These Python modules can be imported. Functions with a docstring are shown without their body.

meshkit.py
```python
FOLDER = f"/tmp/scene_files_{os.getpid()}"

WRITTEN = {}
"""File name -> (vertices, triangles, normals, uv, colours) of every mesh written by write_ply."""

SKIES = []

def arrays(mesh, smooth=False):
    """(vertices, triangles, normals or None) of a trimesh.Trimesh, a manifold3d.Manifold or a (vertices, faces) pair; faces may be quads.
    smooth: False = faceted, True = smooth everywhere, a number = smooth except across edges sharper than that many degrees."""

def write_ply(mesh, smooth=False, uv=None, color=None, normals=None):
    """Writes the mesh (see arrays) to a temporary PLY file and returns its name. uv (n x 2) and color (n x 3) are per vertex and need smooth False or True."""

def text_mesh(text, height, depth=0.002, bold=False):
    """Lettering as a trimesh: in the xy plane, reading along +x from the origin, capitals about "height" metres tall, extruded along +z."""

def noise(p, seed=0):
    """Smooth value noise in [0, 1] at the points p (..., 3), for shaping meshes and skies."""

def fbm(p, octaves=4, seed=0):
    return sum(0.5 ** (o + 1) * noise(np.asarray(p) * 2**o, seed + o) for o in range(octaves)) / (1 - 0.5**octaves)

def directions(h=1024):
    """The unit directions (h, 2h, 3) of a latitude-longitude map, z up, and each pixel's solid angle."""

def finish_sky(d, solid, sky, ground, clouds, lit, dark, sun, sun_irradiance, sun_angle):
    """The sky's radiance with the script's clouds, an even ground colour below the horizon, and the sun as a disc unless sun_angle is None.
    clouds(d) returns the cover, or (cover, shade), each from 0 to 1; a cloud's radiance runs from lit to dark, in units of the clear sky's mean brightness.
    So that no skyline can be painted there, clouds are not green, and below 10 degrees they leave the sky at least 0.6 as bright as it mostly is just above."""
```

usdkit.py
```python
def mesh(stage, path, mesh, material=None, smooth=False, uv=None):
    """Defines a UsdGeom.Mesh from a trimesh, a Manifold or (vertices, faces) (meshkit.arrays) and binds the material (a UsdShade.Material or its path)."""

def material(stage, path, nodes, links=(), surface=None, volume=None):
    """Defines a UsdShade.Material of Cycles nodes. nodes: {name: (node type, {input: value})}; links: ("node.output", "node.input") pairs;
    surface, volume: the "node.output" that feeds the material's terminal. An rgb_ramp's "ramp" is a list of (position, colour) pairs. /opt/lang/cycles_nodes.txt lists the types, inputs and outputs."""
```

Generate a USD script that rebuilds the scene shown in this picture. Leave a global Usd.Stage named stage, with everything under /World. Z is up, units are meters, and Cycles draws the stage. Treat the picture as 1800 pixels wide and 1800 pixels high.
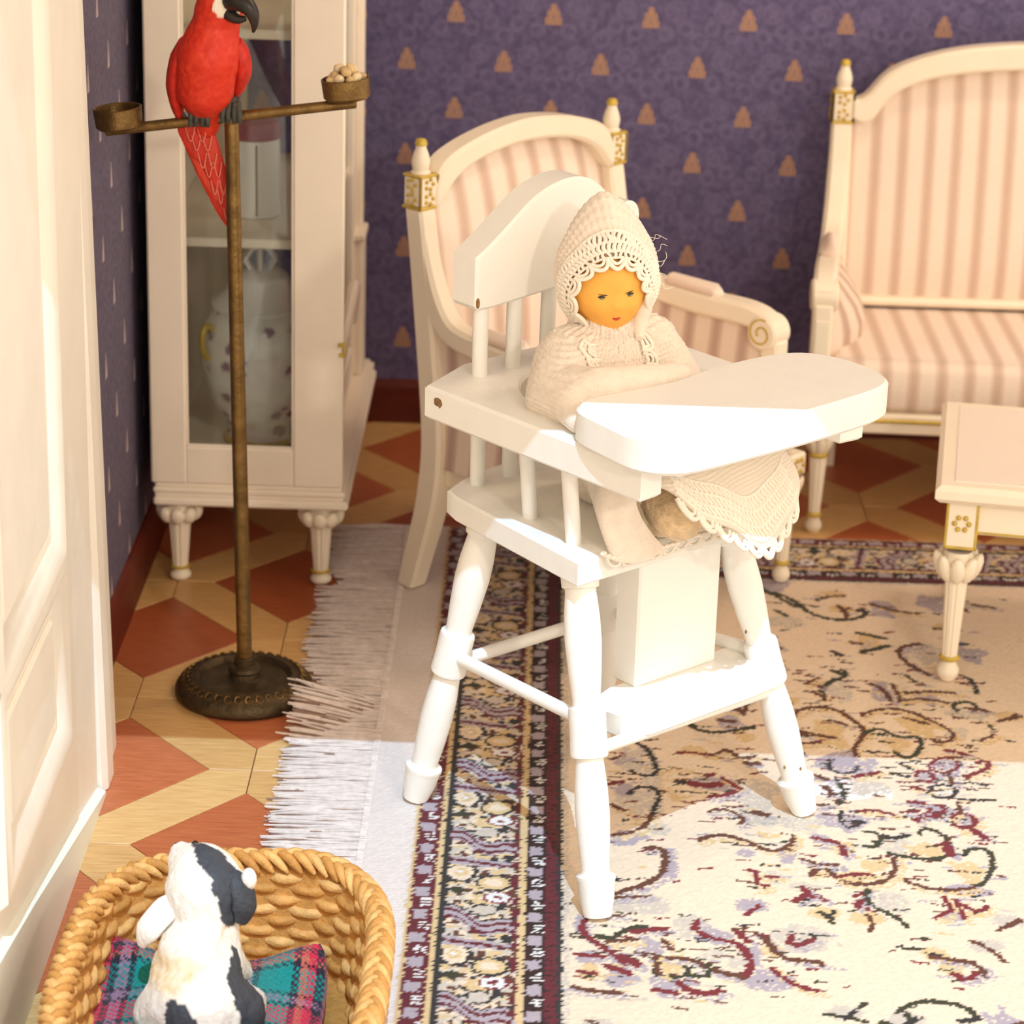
import math, random
import numpy as np
import trimesh
import manifold3d as m3
import usdkit, meshkit
from pxr import Usd, UsdGeom, UsdLux, UsdShade, Gf, Sdf, Vt

stage = Usd.Stage.CreateInMemory()
UsdGeom.SetStageUpAxis(stage, 'Z')
UsdGeom.SetStageMetersPerUnit(stage, 1.0)
stage.SetDefaultPrim(UsdGeom.Xform.Define(stage, '/World').GetPrim())
LOOKS = UsdGeom.Scope.Define(stage, '/World/Looks')
rng = np.random.default_rng(7)
PI = math.pi

# ---------------------------------------------------------------- camera
CAM_H, F_PX, ROLL = 1.75, 4700.0, 0.031
PITCH, YAW = math.atan(1770 / 4700), math.radians(0.35)
_fw = np.array([-math.sin(YAW) * math.cos(PITCH), math.cos(YAW) * math.cos(PITCH), -math.sin(PITCH)])
_r0 = np.cross(_fw, [0, 0, 1.0]); _r0 /= np.linalg.norm(_r0)
_u0 = np.cross(_r0, _fw)
_a = math.atan(ROLL)
_R = math.cos(_a) * _r0 + math.sin(_a) * _u0
_U = -math.sin(_a) * _r0 + math.cos(_a) * _u0
cam = UsdGeom.Camera.Define(stage, '/World/camera')
cam.AddTransformOp().Set(Gf.Matrix4d(*_R, 0, *_U, 0, *(-_fw), 0, 0, 0, CAM_H, 1))
cam.CreateHorizontalApertureAttr(36.0)
cam.CreateVerticalApertureAttr(36.0)
cam.CreateFocalLengthAttr(36.0 * F_PX / 1800)
cam.CreateClippingRangeAttr(Gf.Vec2f(0.05, 50))
cam.CreateFStopAttr(5.6)
cam.CreateFocusDistanceAttr(3.52)
cam.CreateExposureAttr(0.40)

# ---------------------------------------------------------------- light
def light_aim(prim, d):
    """Turn the light so that it shines along -d (d points to the light)."""
    z = np.array(d, float); z /= np.linalg.norm(z)
    x = np.cross([0, 0, 1.0], z); x /= np.linalg.norm(x)
    y = np.cross(z, x)
    return Gf.Matrix4d(*x, 0, *y, 0, *z, 0, 0, 0, 0, 1)

# the neutral beam that comes over the camera and is cut off by the ceiling's front edge
key = UsdLux.DistantLight.Define(stage, '/World/daylight_beam')
key.AddTransformOp().Set(light_aim(key, (0.08, -0.585, 1.0)))
key.CreateIntensityAttr(0.62)
key.CreateAngleAttr(0.18)
key.CreateNormalizeAttr(True)
key.CreateColorAttr(Gf.Vec3f(0.42, 0.70, 1.0))
# a warm lamp in front of the room, above and to the right of the viewer
lamp = UsdLux.SphereLight.Define(stage, '/World/warm_lamp')
lamp.AddTranslateOp().Set(Gf.Vec3d(1.35, 0.1, 2.2))
lamp.CreateRadiusAttr(0.09)
lamp.CreateIntensityAttr(270)
lamp.CreateColorAttr(Gf.Vec3f(1.0, 0.865, 0.735))
# the room's own ceiling lamp, towards the right
ceil = UsdLux.SphereLight.Define(stage, '/World/ceiling_light')
ceil.AddTranslateOp().Set(Gf.Vec3d(1.1, 4.45, 2.3))
ceil.CreateRadiusAttr(0.12)
ceil.CreateIntensityAttr(32)
ceil.CreateColorAttr(Gf.Vec3f(1.0, 0.78, 0.60))
# soft surroundings
dome = UsdLux.DomeLight.Define(stage, '/World/surroundings')
dome.CreateIntensityAttr(0.40)
dome.CreateColorAttr(Gf.Vec3f(1.0, 0.86, 0.72))

# ---------------------------------------------------------------- helpers: naming
_used = {}
def path_for(parent, name):
    base = '/World' if parent is None else str(parent.GetPath())
    k = (base, name)
    n = _used.get(k, 0); _used[k] = n + 1
    return base + '/' + name + ('' if n == 0 else '_%03d' % n)

def tag(prim, label=None, cat=None, group=None, kind=None):
    for k, v in (('label', label), ('category', cat), ('group', group), ('kind', kind)):
        if v: prim.SetCustomDataByKey(k, v)
    return prim

def thing(name, label, cat, loc=(0, 0, 0), rotz=0.0, group=None, kind=None):
    x = UsdGeom.Xform.Define(stage, path_for(None, name))
    x.AddTranslateOp().Set(Gf.Vec3d(*map(float, loc)))
    x.AddRotateZOp().Set(float(rotz))
    return tag(x.GetPrim(), label, cat, group, kind)

def part(parent, name, mesh, material, smooth=35, label=None, colors=None, kind=None):
    if colors is not None:
        smooth = True if smooth else False
    m = usdkit.mesh(stage, path_for(parent, name), mesh, material, smooth=smooth)
    if colors is not None:
        UsdGeom.PrimvarsAPI(m).CreatePrimvar('Cd', Sdf.ValueTypeNames.Color3fArray, 'vertex').Set(Vt.Vec3fArray.FromNumpy(np.asarray(colors, np.float32)))
    return tag(m.GetPrim(), label, kind=kind)

def solo(name, mesh, material, label, cat, smooth=35, group=None, kind=None, colors=None):
    return tag(part(None, name, mesh, material, smooth, colors=colors), label, cat, group, kind)

# ---------------------------------------------------------------- helpers: colour and materials
def lin(c):
    if isinstance(c, str):
        c = [int(c[i:i + 2], 16) / 255 for i in (0, 2, 4)]
    c = np.asarray(c, float)
    return np.where(c <= 0.04045, c / 12.92, ((c + 0.055) / 1.055) ** 2.4)

_mats = {}
def mat(name, color, rough=0.5, vary=0.0, vscale=6.0, bump=0.0, bscale=60.0, metal=0.0, spec=0.35, sheen=0.0, stretch=(1, 1, 1), extra=None, transl=0.0):
    """A principled material whose colour varies gently with noise and whose surface carries fine relief."""
    if name in _mats: return _mats[name]
    c = lin(color)
    nodes = {'geo': ('texture_coordinate', {}), 'map': ('mapping', {'scale': stretch}),
             'p': ('principled_bsdf', {'roughness': rough, 'metallic': metal, 'specular_ior_level': spec, 'sheen_weight': sheen, 'base_color': c})}
    links = [('geo.object', 'map.vector')]
    if vary:
        nodes['n'] = ('noise_texture', {'scale': vscale, 'detail': 4.0})
        nodes['r'] = ('rgb_ramp', {'ramp': [(0.3, np.clip(c * (1 - vary), 0, 1)), (0.7, np.clip(c * (1 + vary), 0, 1))]})
        links += [('map.vector', 'n.vector'), ('n.fac', 'r.fac'), ('r.color', 'p.base_color')]
    if bump:
        nodes['bn'] = ('noise_texture', {'scale': bscale, 'detail': 3.0})
        nodes['b'] = ('bump', {'strength': bump, 'distance': 0.004})
        links += [('map.vector', 'bn.vector'), ('bn.fac', 'b.height'), ('b.normal', 'p.normal')]
    out = 'p.BSDF'
    if transl:
        nodes['t'] = ('translucent_bsdf', {'color': c}); nodes['mx'] = ('mix_closure', {'fac': transl})
        links += [('p.BSDF', 'mx.closure1'), ('t.BSDF', 'mx.closure2')]; out = 'mx.closure'
    _mats[name] = usdkit.material(stage, '/World/Looks/' + name, nodes, links, surface=out)
    return _mats[name]

def mat_vertex(name, rough=0.8, spec=0.2, bump=0.0, bscale=300.0, sheen=0.0, bump_nodes=None):
    nodes = {'at': ('attribute', {'attribute': 'Cd'}), 'geo': ('texture_coordinate', {}),
             'p': ('principled_bsdf', {'roughness': rough, 'specular_ior_level': spec, 'sheen_weight': sheen})}
    links = [('at.color', 'p.base_color')]
    if bump:
        nodes['bn'] = ('noise_texture', {'scale': bscale, 'detail': 2.0}); nodes['b'] = ('bump', {'strength': bump, 'distance': 0.003})
        links += [('geo.object', 'bn.vector'), ('bn.fac', 'b.height'), ('b.normal', 'p.normal')]
    return usdkit.material(stage, '/World/Looks/' + name, nodes, links, surface='p.BSDF')

# ---------------------------------------------------------------- helpers: meshes
def cat(*ms):
    return trimesh.util.concatenate([m for m in ms if m is not None])

def moved(m, xyz=(0, 0, 0), rz=0.0, axis=None, ang=0.0):
    m = m.copy()
    if axis is not None: m.apply_transform(trimesh.transformations.rotation_matrix(ang, axis))
    if rz: m.apply_transform(trimesh.transformations.rotation_matrix(math.radians(rz), [0, 0, 1]))
    m.apply_translation(xyz)
    return m

def box(x0, x1, y0, y1, z0, z1, c=0.003):
    """A box with chamfered edges."""
    c = min(c, (x1 - x0) * .45, (y1 - y0) * .45, (z1 - z0) * .45)
    pts = []
    for sx in (0, 1):
        for sy in (0, 1):
            for sz in (0, 1):
                p = np.array([(x0, x1)[sx], (y0, y1)[sy], (z0, z1)[sz]], float)
                d = np.array([1 - 2 * sx, 1 - 2 * sy, 1 - 2 * sz]) * c
                for k in range(3):
                    q = p + d; q[k] = p[k]; pts.append(q)
    return trimesh.convex.convex_hull(np.array(pts))

def ext(poly, z0, z1, c=0.003):
    """Extrude a closed outline (n x 2) from z0 to z1 with chamfered rims."""
    p = np.asarray(poly, float)
    a = np.roll(p, -1, 0)
    if ((p[:, 0] * a[:, 1] - a[:, 0] * p[:, 1]).sum()) < 0: p = p[::-1]
    e1 = p - np.roll(p, 1, 0); e2 = np.roll(p, -1, 0) - p
    e1 /= np.linalg.norm(e1, axis=1, keepdims=True) + 1e-12; e2 /= np.linalg.norm(e2, axis=1, keepdims=True) + 1e-12
    n1 = np.c_[-e1[:, 1], e1[:, 0]]; n2 = np.c_[-e2[:, 1], e2[:, 0]]
    nn = n1 + n2; nn /= np.maximum(np.linalg.norm(nn, axis=1, keepdims=True), 1e-9)
    k = 1 / np.clip((nn * n1).sum(1), 0.5, 1)
    q = p + nn * (c * k)[:, None]
    import shapely.geometry as sg
    n = len(p)
    cp, cf = trimesh.creation.triangulate_polygon(sg.Polygon(q), engine='earcut')
    # map the triangulation back to the ring
    from scipy.spatial import cKDTree
    idx = cKDTree(q).query(cp)[1]
    tri = idx[cf]
    ar = np.cross(np.r_['1', q[tri[:, 1]] - q[tri[:, 0]], np.zeros((len(tri), 1))], np.r_['1', q[tri[:, 2]] - q[tri[:, 0]], np.zeros((len(tri), 1))])[:, 2]
    tri[ar < 0] = tri[ar < 0][:, ::-1]
    rings = [np.c_[q, np.full(n, z0)], np.c_[p, np.full(n, z0 + c)], np.c_[p, np.full(n, z1 - c)], np.c_[q, np.full(n, z1)]]
    v = np.vstack(rings); f = [tri[:, ::-1], tri + 3 * n]
    i = np.arange(n); j = (i + 1) % n
    for r in range(3):
        A, B = r * n, (r + 1) * n
        f += [np.c_[A + i, A + j, B + j], np.c_[A + i, B + j, B + i]]
    return trimesh.Trimesh(v, np.vstack(f), process=False)

def lathe(prof, n=28, mod=None):
    """prof: (r, z) from bottom to top; mod(theta, z, r) may modulate the radius."""
    prof = [(max(r, 0.0), z) for r, z in prof]
    th = np.arange(n) * 2 * PI / n
    v, rows = [], []
    for r, z in prof:
        rr = np.full(n, r) if mod is None or r == 0 else mod(th, z, r)
        rows.append(len(v)); v += [(a * math.cos(t), a * math.sin(t), z) for a, t in zip(rr, th)]
    f = []
    i = np.arange(n); j = (i + 1) % n
    for k in range(len(prof) - 1):
        A, B = rows[k], rows[k + 1]
        f += [np.c_[A + i, A + j, B + j], np.c_[A + i, B + j, B + i]]
    v = np.array(v); f = list(np.vstack(f))
    for k, flip in ((0, True), (len(prof) - 1, False)):
        if prof[k][0] > 0:
            c = len(v); v = np.vstack([v, [0, 0, prof[k][1]]])
            for a in range(n):
                b = (a + 1) % n
                f.append((rows[k] + b, rows[k] + a, c) if flip else (rows[k] + a, rows[k] + b, c))
    m = trimesh.Trimesh(v, np.array(f), process=False)
    m.update_faces(m.nondegenerate_faces()); m.remove_unreferenced_vertices()
    return m

def along(m, a, b):
    """Move a mesh built along +z from 0 so that its z axis runs from a to b (z is kept in metres)."""
    a, b = np.array(a, float), np.array(b, float)
    T = trimesh.geometry.align_vectors([0, 0, 1], (b - a) / np.linalg.norm(b - a))
    m = m.copy(); m.apply_transform(T); m.apply_translation(a)
    return m

def rod(a, b, r0, r1=None, n=14, c=0.0015):
    L = float(np.linalg.norm(np.subtract(b, a))); r1 = r0 if r1 is None else r1
    return along(lathe([(r0 - c, 0), (r0, c), (r1, L - c), (r1 - c, L)], n), a, b)

def spline(pts, n=40, closed=False):
    from scipy.interpolate import CubicSpline
    p = np.asarray(pts, float)
    if closed: p = np.vstack([p, p[:1]])
    d = np.r_[0, np.cumsum(np.linalg.norm(np.diff(p, axis=0), axis=1) ** 0.7)]
    s = CubicSpline(d, p, bc_type='periodic' if closed else 'not-a-knot' if len(p) > 3 else 'natural')
    t = np.linspace(0, d[-1], n + (1 if closed else 0))
    q = s(t)
    return q[:-1] if closed else q

def sweep(path, rad, n=10, closed=False, sec=None, up=None, caps=True):
    """Sweep a section along a path. rad: radius (or one per point); sec: m x 2 outline used instead of a circle, scaled by rad; up: reference for the section's y axis."""
    p = np.asarray(path, float); N = len(p)
    rad = np.broadcast_to(np.asarray(rad, float), (N,))
    if closed: t = np.roll(p, -1, 0) - np.roll(p, 1, 0)
    else: t = np.gradient(p, axis=0)
    t /= np.linalg.norm(t, axis=1, keepdims=True) + 1e-12
    if sec is None:
        a = np.arange(n) * 2 * PI / n; sec = np.c_[np.cos(a), np.sin(a)]
    sec = np.asarray(sec, float); n = len(sec)
    if up is not None:
        b = np.broadcast_to(np.asarray(up, float), (N, 3)); x = np.cross(b, t); x /= np.linalg.norm(x, axis=1, keepdims=True) + 1e-12; y = np.cross(t, x)
    else:
        x = np.zeros_like(p); x0 = np.cross(t[0], [0, 0, 1.0] if abs(t[0][2]) < .9 else [1.0, 0, 0]); x0 /= np.linalg.norm(x0)
        for k in range(N):
            x0 = x0 - t[k] * (x0 @ t[k]); x0 /= np.linalg.norm(x0) + 1e-12; x[k] = x0
        y = np.cross(t, x)
    v = p[:, None] + rad[:, None, None] * (sec[None, :, :1] * x[:, None] + sec[None, :, 1:] * y[:, None])
    v = v.reshape(-1, 3); f = []
    i = np.arange(n); j = (i + 1) % n
    for k in range(N if closed else N - 1):
        A, B = k * n, ((k + 1) % N) * n
        f += [np.c_[A + i, A + j, B + j], np.c_[A + i, B + j, B + i]]
    f = np.vstack(f)
    if caps and not closed:
        v = np.vstack([v, p[0], p[-1]]); c0, c1 = len(v) - 2, len(v) - 1; L = (N - 1) * n
        f = np.vstack([f, np.c_[j, i, np.full(n, c0)], np.c_[L + i, L + j, np.full(n, c1)]])
    return trimesh.Trimesh(v, f, process=False)

def rsec(w, h, c=0.2):
    """Rectangular section with cut corners, half sizes w and h."""
    k = min(w, h) * c
    return np.array([(w - k, -h), (w, -h + k), (w, h - k), (w - k, h), (-w + k, h), (-w, h - k), (-w, -h + k), (-w + k, -h)])

def ball(c, r, sub=2, scale=(1, 1, 1)):
    m = trimesh.creation.icosphere(sub, 1.0); m.apply_scale(np.array(scale) * r); m.apply_translation(c); return m

def grid(P, closed_u=False, flip=False):
    """P: (nu, nv, 3) points -> mesh."""
    nu, nv = P.shape[:2]; f = []
    I, J = np.meshgrid(np.arange(nu if closed_u else nu - 1), np.arange(nv - 1), indexing='ij')
    I2 = (I + 1) % nu
    a, b, c, d = I * nv + J, I2 * nv + J, I2 * nv + J + 1, I * nv + J + 1
    f = np.stack([a, b, c, d], -1).reshape(-1, 4)
    if flip: f = f[:, ::-1]
    return trimesh.Trimesh(P.reshape(-1, 3), np.vstack([f[:, [0, 1, 2]], f[:, [0, 2, 3]]]), process=False)

def thick(P, t, closed_u=False):
    """A sheet (nu, nv, 3) given thickness t inward, with closed rims."""
    nu, nv = P.shape[:2]
    du = (np.roll(P, -1, 0) - np.roll(P, 1, 0)) if closed_u else np.gradient(P, axis=0)
    n = np.cross(du, np.gradient(P, axis=1)); n /= np.linalg.norm(n, axis=2, keepdims=True) + 1e-12
    Q = P - n * t
    A, B = grid(P, closed_u), grid(Q, closed_u, flip=True)
    N = nu * nv; f = []
    def rim(ids, flip):
        for a, b in zip(ids[:-1], ids[1:]):
            q = (a, b, b + N, a + N)
            if flip: q = q[::-1]
            f.extend([(q[0], q[2], q[1]), (q[0], q[3], q[2])])
    u = list(range(nu)) + ([0] if closed_u else [])
    rim([i * nv for i in u], False); rim([i * nv + nv - 1 for i in u], True)
    if not closed_u: rim(list(range(nv)), True); rim([(nu - 1) * nv + j for j in range(nv)], False)
    return trimesh.Trimesh(np.vstack([A.vertices, B.vertices]), np.vstack([A.faces, B.faces + N, np.array(f)]), process=False)

def blob(spheres, bones, edge=0.006, smooth=8, extra=()):
    """One continuous body: hulls of the sphere pairs joined, refined and smoothed."""
    parts = []
    for a, b in bones:
        P = [trimesh.creation.icosphere(2, spheres[k][1]).vertices + np.array(spheres[k][0]) for k in {a, b}]
        parts.append(m3.Manifold.hull_points(np.vstack(P)))
    M = m3.Manifold.batch_boolean(list(parts) + list(extra), m3.OpType.Add).refine_to_length(edge)
    mm = M.to_mesh(); t = trimesh.Trimesh(mm.vert_properties[:, :3], mm.tri_verts, process=True)
    trimesh.smoothing.filter_taubin(t, lamb=0.5, nu=0.52, iterations=smooth)
    return t

CREAM = mat('cream_paint', 'f3e6ce', 0.42, vary=0.02, vscale=9, bump=0.15, bscale=40)
WHITE = mat('white_paint', 'f0eee5', 0.4, vary=0.015, vscale=14, bump=0.25, bscale=30)
GOLD = mat('gilding', 'c9ad4e', 0.45, vary=0.15, vscale=60, metal=0.25)

# ================================================================ the room
WX, WY, X1, YF, ZC = -0.663, 5.15, 2.3, 2.116, 2.6     # left wall, back wall, right wall, open front, ceiling

def wallpaper_back():
    n, L = {}, []
    def M(name, kind, a, b=None, c=None):
        vals = {}
        for k, s in zip(('value1', 'value2', 'value3'), (a, b, c)):
            if isinstance(s, str): L.append((s, name + '.' + k))
            elif s is not None: vals[k] = float(s)
        n[name] = ('math', {'math_type': kind, **vals}); return name + '.value'
    n['g'] = ('geometry', {}); n['sx'] = ('separate_xyz', {}); L.append(('g.position', 'sx.vector'))
    P = 0.1875
    def cell(tag, ox, oz):
        u = M(tag + 'u', 'multiply_add', 'sx.x', 1 / P, -ox / P); v = M(tag + 'v', 'multiply_add', 'sx.z', 1 / P, -oz / P)
        u = M(tag + 'ua', 'add', u, 0.5); v = M(tag + 'va', 'add', v, 0.5)
        u = M(tag + 'uf', 'fraction', M(tag + 'u1', 'add', u, 40)); v = M(tag + 'vf', 'fraction', M(tag + 'v1', 'add', v, 40))
        return M(tag + 'x', 'multiply_add', u, P, -P / 2), M(tag + 'z', 'multiply_add', v, P, -P / 2)
    def motif(tag, x, z):
        ax = M(tag + 'ax', 'absolute', x)
        # a little stacked fan: narrow top, spreading foot, scalloped edge
        t1 = M(tag + 't1', 'maximum', M(tag + 't0', 'multiply_add', z, -1 / .0405, 0.5), 0.0)
        w = M(tag + 'w', 'multiply', M(tag + 'pw', 'power', t1, 0.5), 0.0175)
        w = M(tag + 'wn', 'multiply_add', 'no2.fac', 0.006, M(tag + 'wo', 'add', w, -0.003))
        rip = M(tag + 'rs', 'multiply', M(tag + 'rp', 'sine', M(tag + 'rz', 'multiply', z, 430)), 0.0011)
        w = M(tag + 'w2', 'add', w, rip)
        a = M(tag + 'a', 'less_than', ax, w)
        b = M(tag + 'b', 'compare', z, -0.001, 0.0205)
        m = M(tag + 'm', 'multiply', a, b)
        slit = M(tag + 'sl', 'compare', M(tag + 'pp', 'pingpong', M(tag + 'aw', 'add', ax, M(tag + 'zz', 'multiply', z, .25)), 0.004), 0.0, 0.0011)
        return M(tag + 'mm', 'multiply_add', M(tag + 'sm', 'multiply', m, slit), -0.55, m)
    def rings(tag, x, z, dx, dz, r):
        x2 = M(tag + 'x', 'add', M(tag + 'axx', 'absolute', x), -dx); z2 = M(tag + 'z', 'add', z, -dz)
        d = M(tag + 'd', 'sqrt', M(tag + 's', 'add', M(tag + 'xx', 'multiply', x2, x2), M(tag + 'zz', 'multiply', z2, z2)))
        return M(tag + 'c', 'compare', d, r, 0.0045)
    xa, za = cell('A', -0.262, 0.7425); xb, zb = cell('B', -0.262 + P / 2, 0.7425 - P / 2)
    m = M('mot', 'maximum', motif('ma', xa, za), motif('mb', xb, zb))
    s = None
    for k, (x, z) in enumerate(((xa, za), (xb, zb))):
        for q, (dx, dz, r) in enumerate(((.047, .012, .017), (.03, -.032, .012), (.068, -.02, .012), (.0, .048, .014), (.047, .012, .006))):
            t = rings('r%d%d' % (k, q), x, z, dx, dz, r); s = t if s is None else M('sm%d%d' % (k, q), 'maximum', s, t)
    n['no'] = ('noise_texture', {'scale': 90.0, 'detail': 3.0}); L.append(('g.position', 'no.vector'))
    n['no2'] = ('noise_texture', {'scale': 900.0, 'detail': 1.0}); L.append(('g.position', 'no2.vector'))
    n['base'] = ('rgb_ramp', {'ramp': [(0.35, lin('5b5274')), (0.65, lin('6d6488'))]}); L.append(('no.fac', 'base.fac'))
    sf = M('sf', 'multiply', s, M('sfn', 'multiply', 'no2.fac', .6))
    n['mx1'] = ('mix', {'color2': lin('82789a')}); L += [('base.color', 'mx1.color1'), (sf, 'mx1.fac')]
    n['gold'] = ('rgb_ramp', {'ramp': [(0.3, lin('a07a6c')), (0.7, lin('c79c79'))]}); L.append(('no2.fac', 'gold.fac'))
    n['mx2'] = ('mix', {}); L += [('mx1.color', 'mx2.color1'), ('gold.color', 'mx2.color2'), (m, 'mx2.fac')]
    n['p'] = ('principled_bsdf', {'roughness': 0.75, 'specular_ior_level': 0.2}); L.append(('mx2.color', 'p.base_color'))
    return usdkit.material(stage, '/World/Looks/wallpaper_fan_motif', n, L, surface='p.BSDF')

def wallpaper_left():
    n, L = {}, []
    def M(name, kind, a, b=None, c=None):
        vals = {}
        for k, s in zip(('value1', 'value2', 'value3'), (a, b, c)):
            if isinstance(s, str): L.append((s, name + '.' + k))
            elif s is not None: vals[k] = float(s)
        n[name] = ('math', {'math_type': kind, **vals}); return name + '.value'
    n['g'] = ('geometry', {}); n['sx'] = ('separate_xyz', {}); L.append(('g.position', 'sx.vector'))
    def mark(tag, oy, oz):
        P, Q = 0.1875, 0.1875
        y = M(tag + '1', 'fraction', M(tag + '2', 'multiply_add', 'sx.y', 1 / P, 40.5 - oy / P)); z = M(tag + '3', 'fraction', M(tag + '4', 'multiply_add', 'sx.z', 1 / Q, 40.5 - oz / Q))
        y = M(tag + '5', 'absolute', M(tag + '6', 'multiply_add', y, P, -P / 2)); z = M(tag + '7', 'multiply_add', z, Q, -Q / 2)
        w = M(tag + '8', 'multiply_add', z, -0.2, 0.0055)
        return M(tag + '9', 'multiply', M(tag + 'a', 'less_than', y, w), M(tag + 'b', 'compare', z, -0.001, 0.0205))
    m = M('m', 'maximum', mark('a', 4.06, 0.76), mark('b', 4.06 + .094, 0.76 - .094))
    n['no'] = ('noise_texture', {'scale': 120.0, 'detail': 3.0}); L.append(('g.position', 'no.vector'))
    n['base'] = ('rgb_ramp', {'ramp': [(0.35, lin('5a5264')), (0.65, lin('6b6275'))]}); L.append(('no.fac', 'base.fac'))
    n['mx2'] = ('mix', {'color2': lin('b9a6a6')}); L += [('base.color', 'mx2.color1'), (m, 'mx2.fac')]
    n['p'] = ('principled_bsdf', {'roughness': 0.75, 'specular_ior_level': 0.2}); L.append(('mx2.color', 'p.base_color'))
    return usdkit.material(stage, '/World/Looks/wallpaper_side', n, L, surface='p.BSDF')

def structure(name, mesh, m, label=None, smooth=False):
    return tag(part(None, name, mesh, m, smooth), label, None, None, 'structure')

PLASTER = mat('ceiling_plaster', 'e6dccb', 0.8, vary=0.03)
structure('wall_back', box(WX - .05, X1, WY, WY + .05, -.02, ZC, .001), wallpaper_back(), 'dark violet wallpaper with small gold fan motifs behind the seats')
structure('wall_left', box(WX - .05, WX, 2.0, WY, -.02, ZC, .001), wallpaper_left(), 'violet wallpaper strip between white door and display cabinet')
structure('wall_right', box(X1, X1 + .05, YF, WY + .05, -.02, ZC, .001), wallpaper_left(), None) if False else None
structure('ceiling', box(WX - .05, X1 + .05, YF, WY + .05, ZC, ZC + .05, .001), PLASTER)

# ---- parquet: mitred pale strips around red blocks
floor = structure('floor', box(WX - .05, X1, 1.9, WY + .02, -.03, -.0045, .001), mat('floor_joint', '3a1d10', 0.7), 'parquet of reddish blocks framed by pale diagonal strips')
def wood(name, a, b, ang):
    nodes = {'g': ('geometry', {}), 'm': ('mapping', {'rotation': (0, 0, ang), 'scale': (22, 260, 22)}), 'n': ('noise_texture', {'scale': 1.0, 'detail': 4.0, 'distortion': 0.6}),
             'r': ('rgb_ramp', {'ramp': [(0.3, lin(a)), (0.7, lin(b))]}), 'p': ('principled_bsdf', {'roughness': 0.36, 'specular_ior_level': 0.4})}
    return usdkit.material(stage, '/World/Looks/' + name, nodes, [('g.position', 'm.vector'), ('m.vector', 'n.vector'), ('n.fac', 'r.fac'), ('r.color', 'p.base_color')], surface='p.BSDF')
DX, DY, JX, JY = 0.205, 0.241, -0.597, 3.776
ANG = math.atan2(DY, DX)
PALE = [wood('maple_strip_a', 'cb9d62', 'e2b97c', -ANG), wood('maple_strip_b', 'c19259', 'd9ad70', ANG)]
RED = [wood('cherry_block_a', 'a85833', 'c06d43', 0.4), wood('cherry_block_b', '9a4d2b', 'b05f39', -0.5), wood('cherry_block_c', 'ae5e37', 'c5744a', 1.2)]
def floor_piece(name, poly, m):
    import shapely.geometry as sg
    P = sg.Polygon(poly).intersection(sg.box(WX, 2.25, 1.75, WY))
    if P.is_empty or P.area < 1e-4: return
    P = P.buffer(-0.0007, join_style=2)
    if P.is_empty or P.geom_type != 'Polygon': return
    q = np.array(P.exterior.coords)[:-1]
    part(floor, name, ext(q, -.0045, 0.0, .0008), m, False)
hs = 0.147 / 2
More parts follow.
